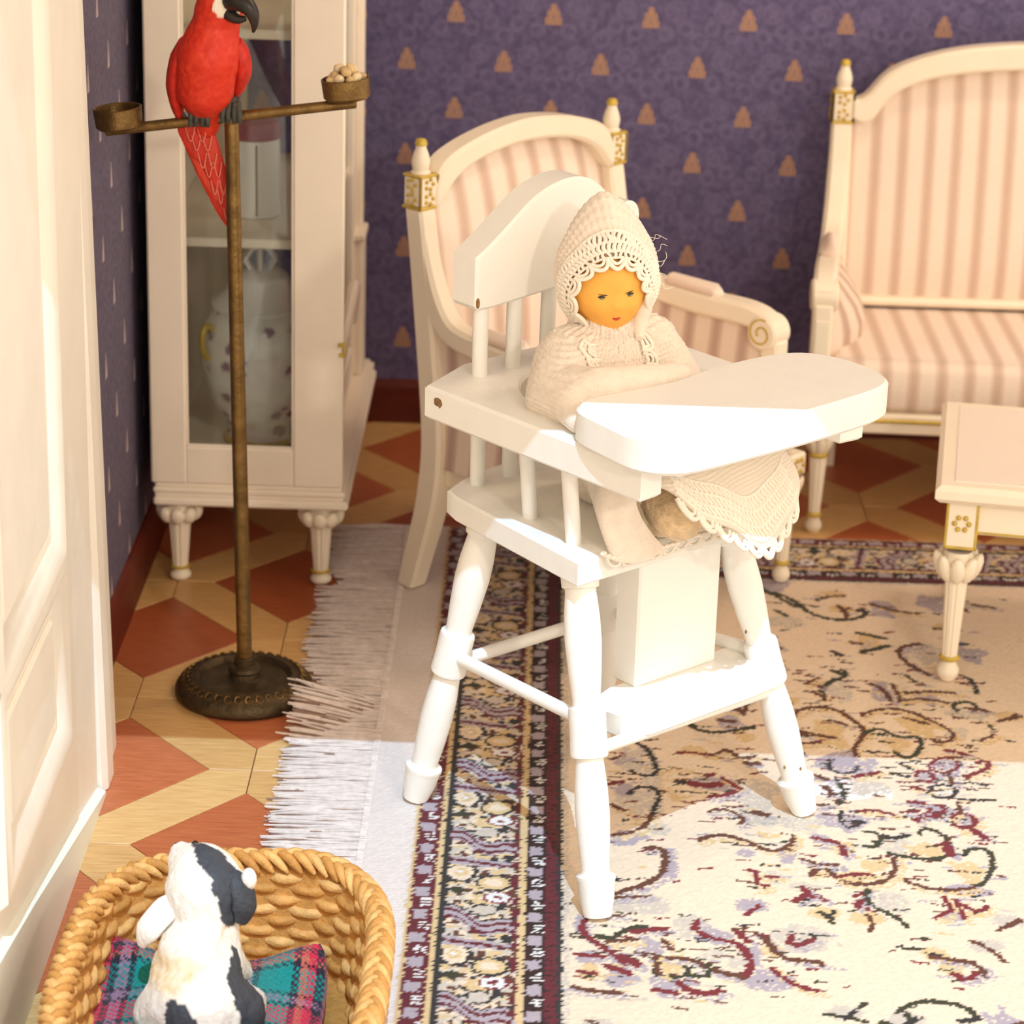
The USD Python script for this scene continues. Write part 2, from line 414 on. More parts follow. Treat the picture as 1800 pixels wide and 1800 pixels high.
for i in range(-1, 12):
    for j in range(-7, 7):
        x0, y0 = JX + i * DX, JY + j * DY
        if y0 + DY < 2.55 or x0 > 1.35: continue
        if x0 > -.16 and y0 > 2.5 and y0 + DY < 4.45 and x0 < 1.4: continue      # wholly under the rug
        up = (i + j) % 2 == 0          # the strip climbs from a joint at the lower left
        import shapely.geometry as sg
        cellp = sg.box(x0, y0, x0 + DX, y0 + DY)
        band = sg.Polygon([(x0, y0 - hs), (x0 + DX, y0 + DY - hs), (x0 + DX, y0 + DY + hs), (x0, y0 + hs)] if up else
                          [(x0, y0 + DY - hs), (x0 + DX, y0 - hs), (x0 + DX, y0 + hs), (x0, y0 + DY + hs)])
        floor_piece('parquet_strip', list(band.intersection(cellp).exterior.coords)[:-1], PALE[0 if up else 1])
        if not up: continue
        # the red block whose left corner cell this is: above the joint
for i in range(-1, 13):
    for j in range(-7, 7):
        if (i + j) % 2 == 0: continue
        x0, y0 = JX + i * DX, JY + j * DY          # a block's centre
        if y0 + DY < 2.55 or x0 - DX > 1.3: continue
        if x0 - DX > -.16 and y0 > 2.6 and y0 + DY < 4.45: continue
        a, b = DX * (1 - hs / DY), DY - hs
        floor_piece('parquet_block', [(x0 - a, y0), (x0, y0 - b), (x0 + a, y0), (x0, y0 + b)], RED[(i * 2 + j) % 3])

MAHOG = mat('mahogany_baseboard', '5e1f10', 0.45, vary=0.2, vscale=30)
def baseboard(a, b, d):
    prof = np.array([(0, 0), (.012, 0), (.012, .075), (.009, .082), (.005, .088), (0, .09)])
    P = []
    for q in (a, b):
        P.append([(q[0] + d[0] * r, q[1] + d[1] * r, z) for r, z in prof])
    P = np.array(P); n = len(prof)
    f = [(k, (k + 1) % n, n + (k + 1) % n) for k in range(n)] + [(k, n + (k + 1) % n, n + k) for k in range(n)]
    m = trimesh.Trimesh(P.reshape(-1, 3), f, process=False); return trimesh.convex.convex_hull(m.vertices)
structure('baseboard_left', baseboard((WX, 3.63), (WX, WY), (1, 0)), MAHOG, 'mahogany baseboard along the left wall')
structure('baseboard_back', baseboard((WX + .013, WY), (X1, WY), (0, -1)), MAHOG, 'mahogany baseboard along the back wall')

# ---- the white door in the left wall, with its casing
DOORP = mat('door_paint', 'efe9da', 0.45, vary=0.03, vscale=12, bump=0.2, bscale=25)
door = tag(UsdGeom.Xform.Define(stage, '/World/door_1').GetPrim(), 'white panelled door at the left edge', None, None, 'structure')
DXF = -0.603
part(door, 'door_leaf', box(WX, DXF, 2.5, 3.44, 0.012, 1.98, .002), DOORP)
def frame_ring(y0, y1, z0, z1, w, x0, x1):
    """A mitred panel moulding on the leaf face: raised ridge around a sunk field."""
    outs = [(0, x0), (w * .15, x1 - .003), (w * .45, x1), (w * .75, x1 - .006), (w, x0 + .001)]
    P = np.array([[[x, a, b] for x, a, b in ((x, y0 + o, z0 + o), (x, y1 - o, z0 + o), (x, y1 - o, z1 - o), (x, y0 + o, z1 - o))] for o, x in outs])
    return grid(np.swapaxes(P, 0, 1), closed_u=True)
for (z0, z1) in ((.195, .485), (.455, 1.72)):
    m = frame_ring(2.74, 3.2, z0, z1, .062, DXF - .001, DXF + .016)
    part(door, 'panel_moulding', m, DOORP, 30)
for (z0, z1) in ((.27, .41), (.53, 1.64)):
    part(door, 'door_panel', box(DXF - .004, DXF + .006, 2.82, 3.12, z0, z1, .005), DOORP)
wedge = trimesh.convex.convex_hull(np.array([(x, y, z) for y, h in ((3.44, .012), (2.9, .125), (2.5, .2)) for x, z in ((DXF, 0), (DXF + .012, 0), (DXF + .012, h - .006), (DXF, h))]))
part(door, 'kick_board', wedge, mat('kick_paint', 'e9ecdf', 0.5, vary=0.04), label='pale greenish tapering strip along the door foot')
cs = np.array([(-.058, 3.44), (.006, 3.445), (.013, 3.458), (.013, 3.505), (.004, 3.516), (.002, 3.60), (-.006, 3.63), (-.058, 3.632)])
case = ext(np.c_[DXF + cs[:, 0], cs[:, 1]], 0.0, 2.1, .002)
case.vertices[:, 0] = np.where(case.vertices[:, 0] > WX + .01, case.vertices[:, 0] - .018 * case.vertices[:, 2], case.vertices[:, 0])
structure('trim_1', case, DOORP, 'white moulded casing on the right side of the door', 25)

# ================================================================ display cabinet along the left wall
CAB = mat('cabinet_paint', 'f7ead5', 0.45, vary=0.025, vscale=10, bump=0.15, bscale=35)
glass_nodes = {'t': ('transparent_bsdf', {'color': (.93, .95, .94)}), 'g': ('glossy_bsdf', {'roughness': 0.02, 'color': (.9, .9, .9)}), 'f': ('fresnel', {'IOR': 1.45}), 'm': ('mix_closure', {})}
GLASS = usdkit.material(stage, '/World/Looks/pane_glass', glass_nodes, [('f.fac', 'm.fac'), ('t.BSDF', 'm.closure1'), ('g.BSDF', 'm.closure2')], surface='m.closure')
cab = thing('display_cabinet', 'tall cream glazed display cabinet on four gilded legs by the left wall', 'cabinet')
cx0, cx1, cy0, cy1 = -.637, -.340, 4.25, 4.95
ZT = 1.75
def steps(z0, prof, x0, x1, y0, y1):
    return cat(*[box(x0 - o, x1 + o, y0 - o, y1 + o, a, b, .0025) for a, b, o in prof])
part(cab, 'plinth', cat(box(-.634, -.304, 4.230, 4.985, .147, .162, .004), box(-.632, -.312, 4.236, 4.975, .160, .171, .003), box(-.634, -.308, 4.233, 4.98, .169, .179, .003), box(-.632, -.315, 4.240, 4.97, .177, .188, .003)), CAB, label='stepped plinth moulding')
part(cab, 'cabinet_floor', box(cx0, cx1, cy0 + .02, cy1, .184, .196, .002), CAB)
part(cab, 'side_panel', box(cx0, cx0 + .018, cy0 + .02, cy1, .196, ZT, .002), CAB, label='back panel against the wall')
part(cab, 'far_stile', box(cx0 + .018, -.548, cy1 - .018, cy1, .196, ZT, .002), CAB)
part(cab, 'far_stile', box(-.385, cx1 - .002, cy1 - .018, cy1 - .001, .196, ZT, .002), CAB)
part(cab, 'far_rail', box(-.549, -.384, cy1 - .017, cy1 - .001, .196, .25, .002), CAB)
part(cab, 'glass_pane', box(-.549, -.384, cy1 - .011, cy1 - .008, .25, ZT - .02, .0005), GLASS, False)
part(cab, 'cornice', cat(box(-.634, -.30, 4.22, 5.0, ZT, ZT + .04, .006), box(-.634, -.28, 4.20, 5.02, ZT + .038, ZT + .07, .008)), CAB)
for z in (.582, .93, 1.3):
    part(cab, 'shelf', box(cx0 + .018, cx1 - .012, cy0 + .05, cy1 - .018, z, z + .016, .002), CAB)
# glazed end door facing the viewer
fd = part(cab, 'end_door', cat(box(-.637, -.577, 4.236, 4.262, .186, ZT, .003), box(-.397, -.3135, 4.236, 4.262, .186, ZT, .003), box(-.578, -.396, 4.237, 4.261, .186, .252, .003), box(-.578, -.396, 4.237, 4.261, ZT - .07, ZT, .003)), CAB, label='glazed end door of the cabinet')
part(fd, 'glass_pane', box(-.579, -.395, 4.248, 4.251, .25, ZT - .06, .0005), GLASS, False)
part(fd, 'glass_bead', cat(box(-.5775, -.573, 4.2385, 4.246, .252, ZT - .07, .001), box(-.4, -.3965, 4.2385, 4.246, .252, ZT - .07, .001), box(-.5775, -.3965, 4.2385, 4.246, .2505, .256, .001)), CAB)
hg = part(cab, 'hinge', cat(box(-.322, -.312, 4.231, 4.24, .437, .4435, .001), rod((-.3125, 4.236, .418), (-.3125, 4.236, .4445), .0022), box(-.320, -.312, 4.231, 4.24, .420, .426, .001)), GOLD, label='small brass hinge')
# the long side facing the room: stiles, glazing and a proud lower half
part(cab, 'corner_stile', box(cx1 - .03, cx1 + .006, 4.262, 4.36, .186, ZT, .004), CAB)
part(cab, 'corner_stile', cat(box(cx1 - .03, cx1, 4.84, cy1, .186, ZT, .004), box(cx1 - .02, cx1 + .012, 4.90, 4.935, .46, ZT, .004)), CAB, label='far corner stile with a slim column')
part(cab, 'middle_stile', box(cx1 - .03, cx1 - .004, 4.58, 4.64, .186, ZT, .004), CAB)
part(cab, 'side_rail', cat(box(cx1 - .03, cx1 - .002, 4.36, 4.58, .186, .25, .003), box(cx1 - .03, cx1 - .002, 4.64, 4.84, .186, .25, .003)), CAB)
part(cab, 'glass_pane', box(cx1 - .016, cx1 - .013, 4.36, 4.58, .25, ZT - .02, .0005), GLASS, False)
part(cab, 'glass_pane', box(cx1 - .016, cx1 - .013, 4.64, 4.84, .25, ZT - .02, .0005), GLASS, False)
bk = sweep(spline([(cx1 + .004, 4.40, .34), (cx1 + .012, 4.52, .40), (cx1 + .016, 4.62, .43), (cx1 + .012, 4.70, .40), (cx1 + .004, 4.74, .33)], 24), .011, 8)
part(cab, 'scroll_bracket', bk, CAB)
part(cab, 'lower_pilaster', cat(box(cx1 - .004, cx1 + .016, 4.86, 4.945, .186, .455, .004), box(cx1 - .006, cx1 + .02, 4.85, 4.95, .452, .466, .003)), CAB)

def fluted(z0, z1, r0, r1, n=32, flutes=8, depth=.12):
    pr = [(r0 + (r1 - r0) * t, z0 + (z1 - z0) * t) for t in np.linspace(0, 1, 7)]
    return lathe([(0, z0)] + pr + [(0, z1)], n, lambda th, z, r: r * (1 - depth * np.maximum(0, np.cos(flutes * th)) ** 2))
def acanthus(zc, r, h, n=8):
    """A capital of drooping leaves."""
    m = [lathe([(0, zc - h * .4), (r * .55, zc - h * .4), (r * .8, zc), (r * .62, zc + h * .5), (0, zc + h * .5)], 20)]
    for k in range(n):
        a = 2 * PI * k / n
        leaf = ball((0, 0, 0), 1, 1, (r * .30, r * .36, h * .55)); leaf.apply_transform(trimesh.transformations.rotation_matrix(.35, [0, 1, 0]))
        leaf.apply_translation((r * .78, 0, zc - h * .08)); leaf.apply_transform(trimesh.transformations.rotation_matrix(a, [0, 0, 1])); m.append(leaf)
    return cat(*m)
def turned_leg(parent, x, y, ztop, r, lab=None, block=None):
    """A fluted gilded leg: shaft with capital and foot as sub-parts."""
    sh = part(parent, 'leg', moved(fluted(ztop * .17, ztop * .80, r * .62, r * .95), (x, y, 0)), CREAM, 30, lab)
    part(sh, 'leaf_capital', moved(acanthus(ztop * .86, r * 1.75, ztop * .2), (x, y, 0)), CREAM, 40)
    part(sh, 'gilt_ring', moved(lathe([(0, ztop * .77), (r * 1.02, ztop * .775), (r * 1.08, ztop * .79), (r * .9, ztop * .805), (0, ztop * .805)], 20), (x, y, 0)), GOLD, 40)
    part(sh, 'gilt_ring', moved(lathe([(0, ztop * .15), (r * .8, ztop * .155), (r * .85, ztop * .17), (r * .7, ztop * .185), (0, ztop * .185)], 20), (x, y, 0)), GOLD, 40)
    part(sh, 'foot', moved(lathe([(0, 0), (r * .55, 0), (r * .85, ztop * .04), (r * .9, ztop * .08), (r * .6, ztop * .13), (r * .62, ztop * .155), (0, ztop * .155)], 20), (x, y, 0)), CREAM, 50)
    return sh
for x, y in ((-.594, 4.268), (-.352, 4.268), (-.594, 4.92), (-.352, 4.92)):
    turned_leg(cab, x, y, .148, .021)

# ---- what stands in the cabinet
PORC = mat('white_porcelain', 'eceae6', 0.15, vary=0.02, spec=0.6)
def porcelain_sprig():
    nodes = {'o': ('texture_coordinate', {}), 'v': ('voronoi_texture', {'scale': 26.0, 'feature': 'f1'}), 'n': ('noise_texture', {'scale': 70.0, 'detail': 3.0}), 'ad': ('math', {'math_type': 'multiply_add', 'value2': 0.55, 'value3': 0.0}),
             'r': ('rgb_ramp', {'ramp': [(0.0, lin('5d3a52')), (0.46, lin('98788c')), (0.58, lin('e0dcd6')), (1, lin('eceae6'))]}), 'p': ('principled_bsdf', {'roughness': 0.15, 'specular_ior_level': 0.6})}
    return usdkit.material(stage, '/World/Looks/sprigged_porcelain', nodes, [('o.object', 'v.vector'), ('o.object', 'n.vector'), ('n.fac', 'ad.value1'), ('v.distance', 'ad.value3'), ('ad.value', 'r.fac'), ('r.color', 'p.base_color')], surface='p.BSDF')
SPRIG = porcelain_sprig()
tur = thing('lidded_jar', 'large white porcelain jar with purple sprigs behind the cabinet glass', 'jar', (-.474, 4.45, .1975), 38)
part(tur, 'body', lathe([(0, 0), (.058, 0), (.062, .006), (.055, .02), (.062, .04), (.088, .085), (.104, .14), (.106, .18), (.097, .215), (.08, .235), (.076, .243), (0, .243)], 40), SPRIG, 60)
part(tur, 'foot_ring', lathe([(.045, 0), (.0645, 0), (.066, .005), (.06, .012), (.045, .012)], 32), GOLD, 40)
ld = part(tur, 'lid', lathe([(0, .243), (.083, .243), (.085, .25), (.07, .262), (.058, .275), (.05, .296), (.046, .302), (.03, .31), (0, .312)], 36), PORC, 60)
cr = cat(*[sweep([(.02 * math.cos(a), .02 * math.sin(a), .312), (.03 * math.cos(a), .03 * math.sin(a), .328), (.018 * math.cos(a), .018 * math.sin(a), .345), (0, 0, .35)], .0045, 8) for a in np.arange(6) * PI / 3], ball((0, 0, .353), .008, 1))
part(ld, 'crown_knob', cr, PORC, 60)
for s in (-1, 1):
    part(tur, 'ear_handle', sweep(spline([(s * .092, 0, .21), (s * .118, -.01, .222), (s * .122, -.01, .19), (s * .104, 0, .165)], 14), .006, 8), GOLD, 60)
can = thing('white_canister', 'plain white cylindrical canister with crimson lid on the cabinet shelf', 'canister', (-.484, 4.47, .599))
part(can, 'body', lathe([(0, 0), (.043, 0), (.046, .004), (.043, .13), (.041, .134), (0, .134)], 32), PORC, 40)
part(can, 'seam', box(.006, .009, -.0462, -.042, .006, .128, .0005), mat('brown_seam', '7a5a3a', 0.6))
part(can, 'lid', lathe([(0, .134), (.045, .134), (.046, .15), (.043, .162), (.03, .17), (0, .172)], 32), mat('crimson_lid', '8a2440', 0.5), 40)

# ================================================================ parrot stand
BRASS = mat('aged_brass', '7d6238', 0.38, vary=0.3, vscale=40, metal=0.75, bump=0.3, bscale=120)
DARKB = mat('dark_bronze', '4d3f2a', 0.45, vary=0.35, vscale=60, metal=0.6, bump=0.4, bscale=150)
SX, SY = -.432, 3.805
stand = thing('parrot_stand', 'tall aged brass parrot perch with round base and two feed cups', 'parrot stand', (SX, SY, 0))
base = part(stand, 'base', lathe([(0, .0005), (.104, .0005), (.1085, .006), (.108, .014), (.102, .024), (.088, .031), (.074, .034), (.070, .031), (.066, .026), (.05, .024), (.03, .026), (.024, .03), (.0225, .038), (.026, .042), (.024, .047), (.016, .05), (.0155, .062), (.013, .064), (0, .064)], 56), DARKB, 40)
orn = []
for k in range(36):
    a = 2 * PI * k / 36
    c = np.array([.0915 * math.cos(a), .0915 * math.sin(a), .0295])
    t = np.array([-math.sin(a), math.cos(a), 0]); rd = np.array([math.cos(a), math.sin(a), 0])
    q = [c + t * (.0075 * math.cos(b)) * (1 - b / 9) + rd * (.008 * math.sin(b)) * (1 - b / 9) - np.array([0, 0, .0042]) * math.sin(b) for b in np.linspace(.3, 5.6, 10)]
    orn.append(sweep(q, .0016, 5))
part(base, 'scroll_relief', cat(*orn), BRASS, 60, kind='stuff')
TOP = np.array([-.014, .004, .905])
part(stand, 'pole', rod((0, 0, .06), TOP, .0118, .0105, 20), BRASS, 40)
BL_, BR_ = np.array([-.197, .004, .884]), np.array([.166, .004, .937])
part(stand, 'perch_bar', cat(rod(BL_, BR_, .0078, n=16), ball(TOP + (0, 0, .003), .0125, 2)), BRASS, 40)
for c, nm in ((BL_ + (.022, -.004, .0), 'feed_cup'), (BR_ + (-.012, -.002, .0), 'feed_cup')):
    tilt = trimesh.transformations.rotation_matrix(-.1, [0, 1, 0])
    m = lathe([(0, .006), (.03, .006), (.034, .010), (.0355, .036), (.0340, .037), (.0325, .036), (.031, .012), (0, .011)], 32); m.apply_transform(tilt); m.apply_translation(c)
    part(stand, nm, m, BRASS, 40)
SEEDM = [mat('seed_tan', 'cdb07f', 0.6, vary=0.2, vscale=80), mat('seed_pale', 'dcc7a0', 0.6, vary=0.2, vscale=80)]
rs = np.random.default_rng(3)
cup = np.array([SX, SY, 0]) + BR_ + (-.012, -.002, 0)
for k in range(13):
    a = k * 2.4; rr = .006 + .0155 * math.sqrt(k / 13)
    top = .034 + (.014 if k < 4 else .003 if k < 9 else -.001)
    m = ball((0, 0, 0), .0095, 1, (1.25, .8, .75)); m.vertices += rs.normal(0, .0006, m.vertices.shape)
    m.apply_transform(trimesh.transformations.random_rotation_matrix(rs.random(3)))
    m.apply_translation(cup + (rr * math.cos(a) * 1.1 - .003, rr * math.sin(a), top - rr * .02))
    solo('seed', m, SEEDM[k % 2], 'pale tan seed heaped in the right feed cup of the brass perch', 'seed', 50, 'seeds heaped in the right feed cup')

# ================================================================ parrot on the perch
PX = np.array([-.478, 3.80, .905])     # between the feet, on the bar
par = thing('parrot', 'scarlet macaw figure with white face and dark hooked beak on the brass perch', 'parrot', tuple(PX))
def pz(px, py, dy=0.0):     # the photo measured in millimetres from the perch point
    return np.array([px, dy, py])
S = {'rump': ((-.005, .012, .025), .030), 'belly': ((-.004, -.006, .052), .043), 'chest': ((.002, -.014, .096), .045), 'neck': ((.012, -.008, .140), .034), 'head': ((.022, -.016, .178), .034), 'crown': ((.018, -.012, .196), .028), 'tailtop': ((-.006, .022, -.01), .020)}
body = blob(S, [('rump', 'belly'), ('belly', 'chest'), ('chest', 'neck'), ('neck', 'head'), ('head', 'crown'), ('rump', 'tailtop')], .0045, 10)
v = np.array(body.vertices)
nz = meshkit.fbm(v * 160, 3)
body.vertices += body.vertex_normals * ((meshkit.fbm(v * np.array([120, 120, 60]), 3, 5) - .5) * .004)[:, None]
red = lin('c92b17')[None] * (1 - (nz[:, None] - .35) * .9) + lin('f4552f')[None] * np.clip((nz[:, None] - .35) * .9, 0, 1)
fp = np.linalg.norm((v - np.array([.034, -.040, .174])) / np.array([.022, .03, .017]), axis=1) < 1
red[fp] = lin('efe4d0')
part(par, 'body', body, mat_vertex('parrot_paint', 0.5, 0.35, bump=.3, bscale=260), True, colors=np.clip(red, 0, 1))
REDP = mat('wing_red', 'c42a1a', 0.5, vary=0.25, vscale=70, bump=0.35, bscale=180)
BLUEP = mat('wing_slate', '4d5a70', 0.5, vary=0.3, vscale=60, bump=0.3, bscale=180)
for s, top, bot in ((-1, (-.034, -.012, .118), (-.043, .018, -.004)), (1, (.043, -.004, .118), (.034, .028, .03))):
    c = spline([top, (np.array(top) + bot) / 2 + (s * .010, .002, .0), bot], 16)
    r = np.interp(np.linspace(0, 1, 16), [0, .2, .55, .85, 1], [.012, .024, .026, .018, .007])
    w = part(par, 'wing', sweep(c, r, 16, sec=np.c_[np.cos(np.arange(16) * PI / 8) * .5, np.sin(np.arange(16) * PI / 8)], up=(0, 1, 0)), REDP, 60)
    for q in range(4):
        a = np.array(bot) + (s * .004, .010 + q * .004, .05 - q * .008); b = np.array(bot) + (s * .003 - s * .003 * q, .012 + q * .004, -.012 + q * .004)
        part(w, 'flight_feather', sweep(spline([a, (a + b) / 2 + (s * .005, 0, 0), b], 8), np.array([.003, .006, .008, .008, .008, .007, .005, .002]), 8, sec=np.c_[np.cos(np.arange(8) * PI / 4) * .45, np.sin(np.arange(8) * PI / 4)], up=(0, 1, 0)), BLUEP, 60)
# tail: overlapping long feathers going down behind the bar and the pole
tb = np.array([-.030, .020, -.006]); te = np.array([.032, .030, -.168])
for q in range(7):
    o = (q % 3 - 1) * .011; L = (1.0, .93, .86, .72, .6, .45, .34)[q]
    a = tb + (o + .006, -.003 * (q // 2), 0); b = tb + (te - tb) * L + (o * .35 * (1.1 - L) + (.004 if q % 3 else -.002), -.003 * (q // 2), 0)
    c = np.linspace(a, b, 10); r = np.array([.014, .0165, .017, .0165, .016, .015, .0135, .012, .009, .004]) * (.9 if q else 1)
    part(par, 'tail_feather', sweep(c, r, 10, sec=np.c_[np.cos(np.arange(10) * PI / 5), np.sin(np.arange(10) * PI / 5) * .22], up=(0, 1, 0)), mat('tail_red_%d' % (q % 2), ('c6301f', 'd6452f')[q % 2], 0.5, vary=0.2, vscale=70, bump=0.3, bscale=200, stretch=(1, 1, .2)), 60)
EDGE = mat('tail_edge', 'e8806a', .5)
for q in range(7):
    t = .10 + q * .125; c = tb + (te - tb) * t + np.array([.004, -.0165 + .002 * q, 0]); w = .0115 * (1.05 - .55 * t)
    for o in (-1, 1):
        p = c + np.array([o * w * .75, 0, .006 * (q % 2)])
        part(par, 'feather_edge', sweep(spline([p + [-w * .6, .001, .014], p + [-w * .2, -.0005, -.002], p + [w * .15, -.001, -.009], p + [w * .45, -.0005, -.001], p + [w * .7, .001, .014]], 12), .0009, 5), EDGE, 60)
BEAK = mat('beak_black', '2a241f', 0.35, vary=0.3, vscale=60)
bk = part(par, 'beak', cat(sweep(spline([(.040, -.044, .181), (.054, -.058, .184), (.068, -.064, .174), (.0735, -.062, .156), (.071, -.058, .142)], 18), np.interp(np.linspace(0, 1, 18), [0, .3, .7, 1], [.015, .0145, .008, .002]), 12)), BEAK, 60)
part(bk, 'lower_beak', sweep(spline([(.036, -.040, .163), (.050, -.050, .158), (.060, -.053, .160)], 10), np.linspace(.0105, .004, 10), 10), BEAK, 60)
part(par, 'eye', ball((.031, -.0445, .187), .0042, 2), mat('parrot_eye', 'd8c060', 0.2), 60)
FOOT = mat('foot_grey', '44443c', 0.6, vary=0.35, vscale=120, bump=.5, bscale=200)
for fx in (-.012, .034):
    ft = []
    zb = .1458 * (fx) + .010 - .002
    for dx in (-.012, -.004, .005, .012):
        ft.append(sweep(spline([(fx + dx * .5, .008, zb + .012), (fx + dx * .8, -.008, zb + .013), (fx + dx, -.0155, zb + .002), (fx + dx, -.0125, zb - .010)], 10), np.linspace(.0062, .0036, 10), 7))
    ft.append(ball((fx, .002, zb + .016), .0105, 1, (1, 1, .9)))
    part(par, 'foot', cat(*ft), FOOT, 60)

# ================================================================ upholstered seats
def stripes_material(name, a, b, c, period=.062, width=.42, phase=0.0):
    n = {'o': ('texture_coordinate', {}), 'sx': ('separate_xyz', {}), 'm1': ('math', {'math_type': 'multiply_add', 'value2': 1 / period, 'value3': 20.0 + phase}), 'fr': ('math', {'math_type': 'fraction'}),
         'r': ('rgb_ramp', {'ramp': [(0, lin(a)), (.28, lin(a)), (.36, lin(c)), (.5, lin(b)), (.62, lin(b)), (.76, lin(c)), (.84, lin(a)), (1, lin(a))]}),
         'w': ('noise_texture', {'scale': 420.0, 'detail': 2.0}), 'b': ('bump', {'strength': .35, 'distance': .002}), 'hs': ('hsv', {'value': 1.0}), 'mr': ('map_range', {'to_min': .86, 'to_max': 1.1}),
         'p': ('principled_bsdf', {'roughness': .75, 'specular_ior_level': .2, 'sheen_weight': .15})}
    L = [('o.object', 'sx.vector'), ('sx.y', 'm1.value1'), ('m1.value', 'fr.value1'), ('fr.value', 'r.fac'), ('o.object', 'w.vector'), ('w.fac', 'b.height'), ('b.normal', 'p.normal'), ('w.fac', 'mr.value'), ('mr.result', 'hs.value'), ('r.color', 'hs.color'), ('hs.color', 'p.base_color')]
    return usdkit.material(stage, '/World/Looks/' + name, n, L, surface='p.BSDF')
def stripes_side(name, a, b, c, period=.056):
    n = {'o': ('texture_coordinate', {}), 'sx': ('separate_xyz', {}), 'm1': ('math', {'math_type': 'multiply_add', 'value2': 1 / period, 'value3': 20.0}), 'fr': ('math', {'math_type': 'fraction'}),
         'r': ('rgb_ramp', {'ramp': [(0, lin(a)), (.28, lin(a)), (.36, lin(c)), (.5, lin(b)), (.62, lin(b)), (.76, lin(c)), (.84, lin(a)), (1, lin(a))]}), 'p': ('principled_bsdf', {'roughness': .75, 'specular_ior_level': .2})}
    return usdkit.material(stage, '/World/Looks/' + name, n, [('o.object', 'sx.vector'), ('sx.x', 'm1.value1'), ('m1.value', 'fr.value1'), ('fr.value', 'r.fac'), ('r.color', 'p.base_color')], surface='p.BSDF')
STR_A = stripes_material('striped_silk', 'f4e2d0', 'd4b9a5', 'e6cebb')
STR_B = stripes_material('striped_silk_narrow', 'f4e2d0', 'd4b9a5', 'e6cebb', period=.050)
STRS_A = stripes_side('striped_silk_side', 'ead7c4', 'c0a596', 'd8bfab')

def arch(half, zs, pts, n=26):
    """A symmetric arch outline (y, z) from the left end to the right end."""
    q = spline(pts, n)
    q = q[q[:, 0] <= 0.0] if abs(q[-1, 0]) > 1e-6 else q
    return np.vstack([q, (q * [-1, 1])[::-1][1:]])

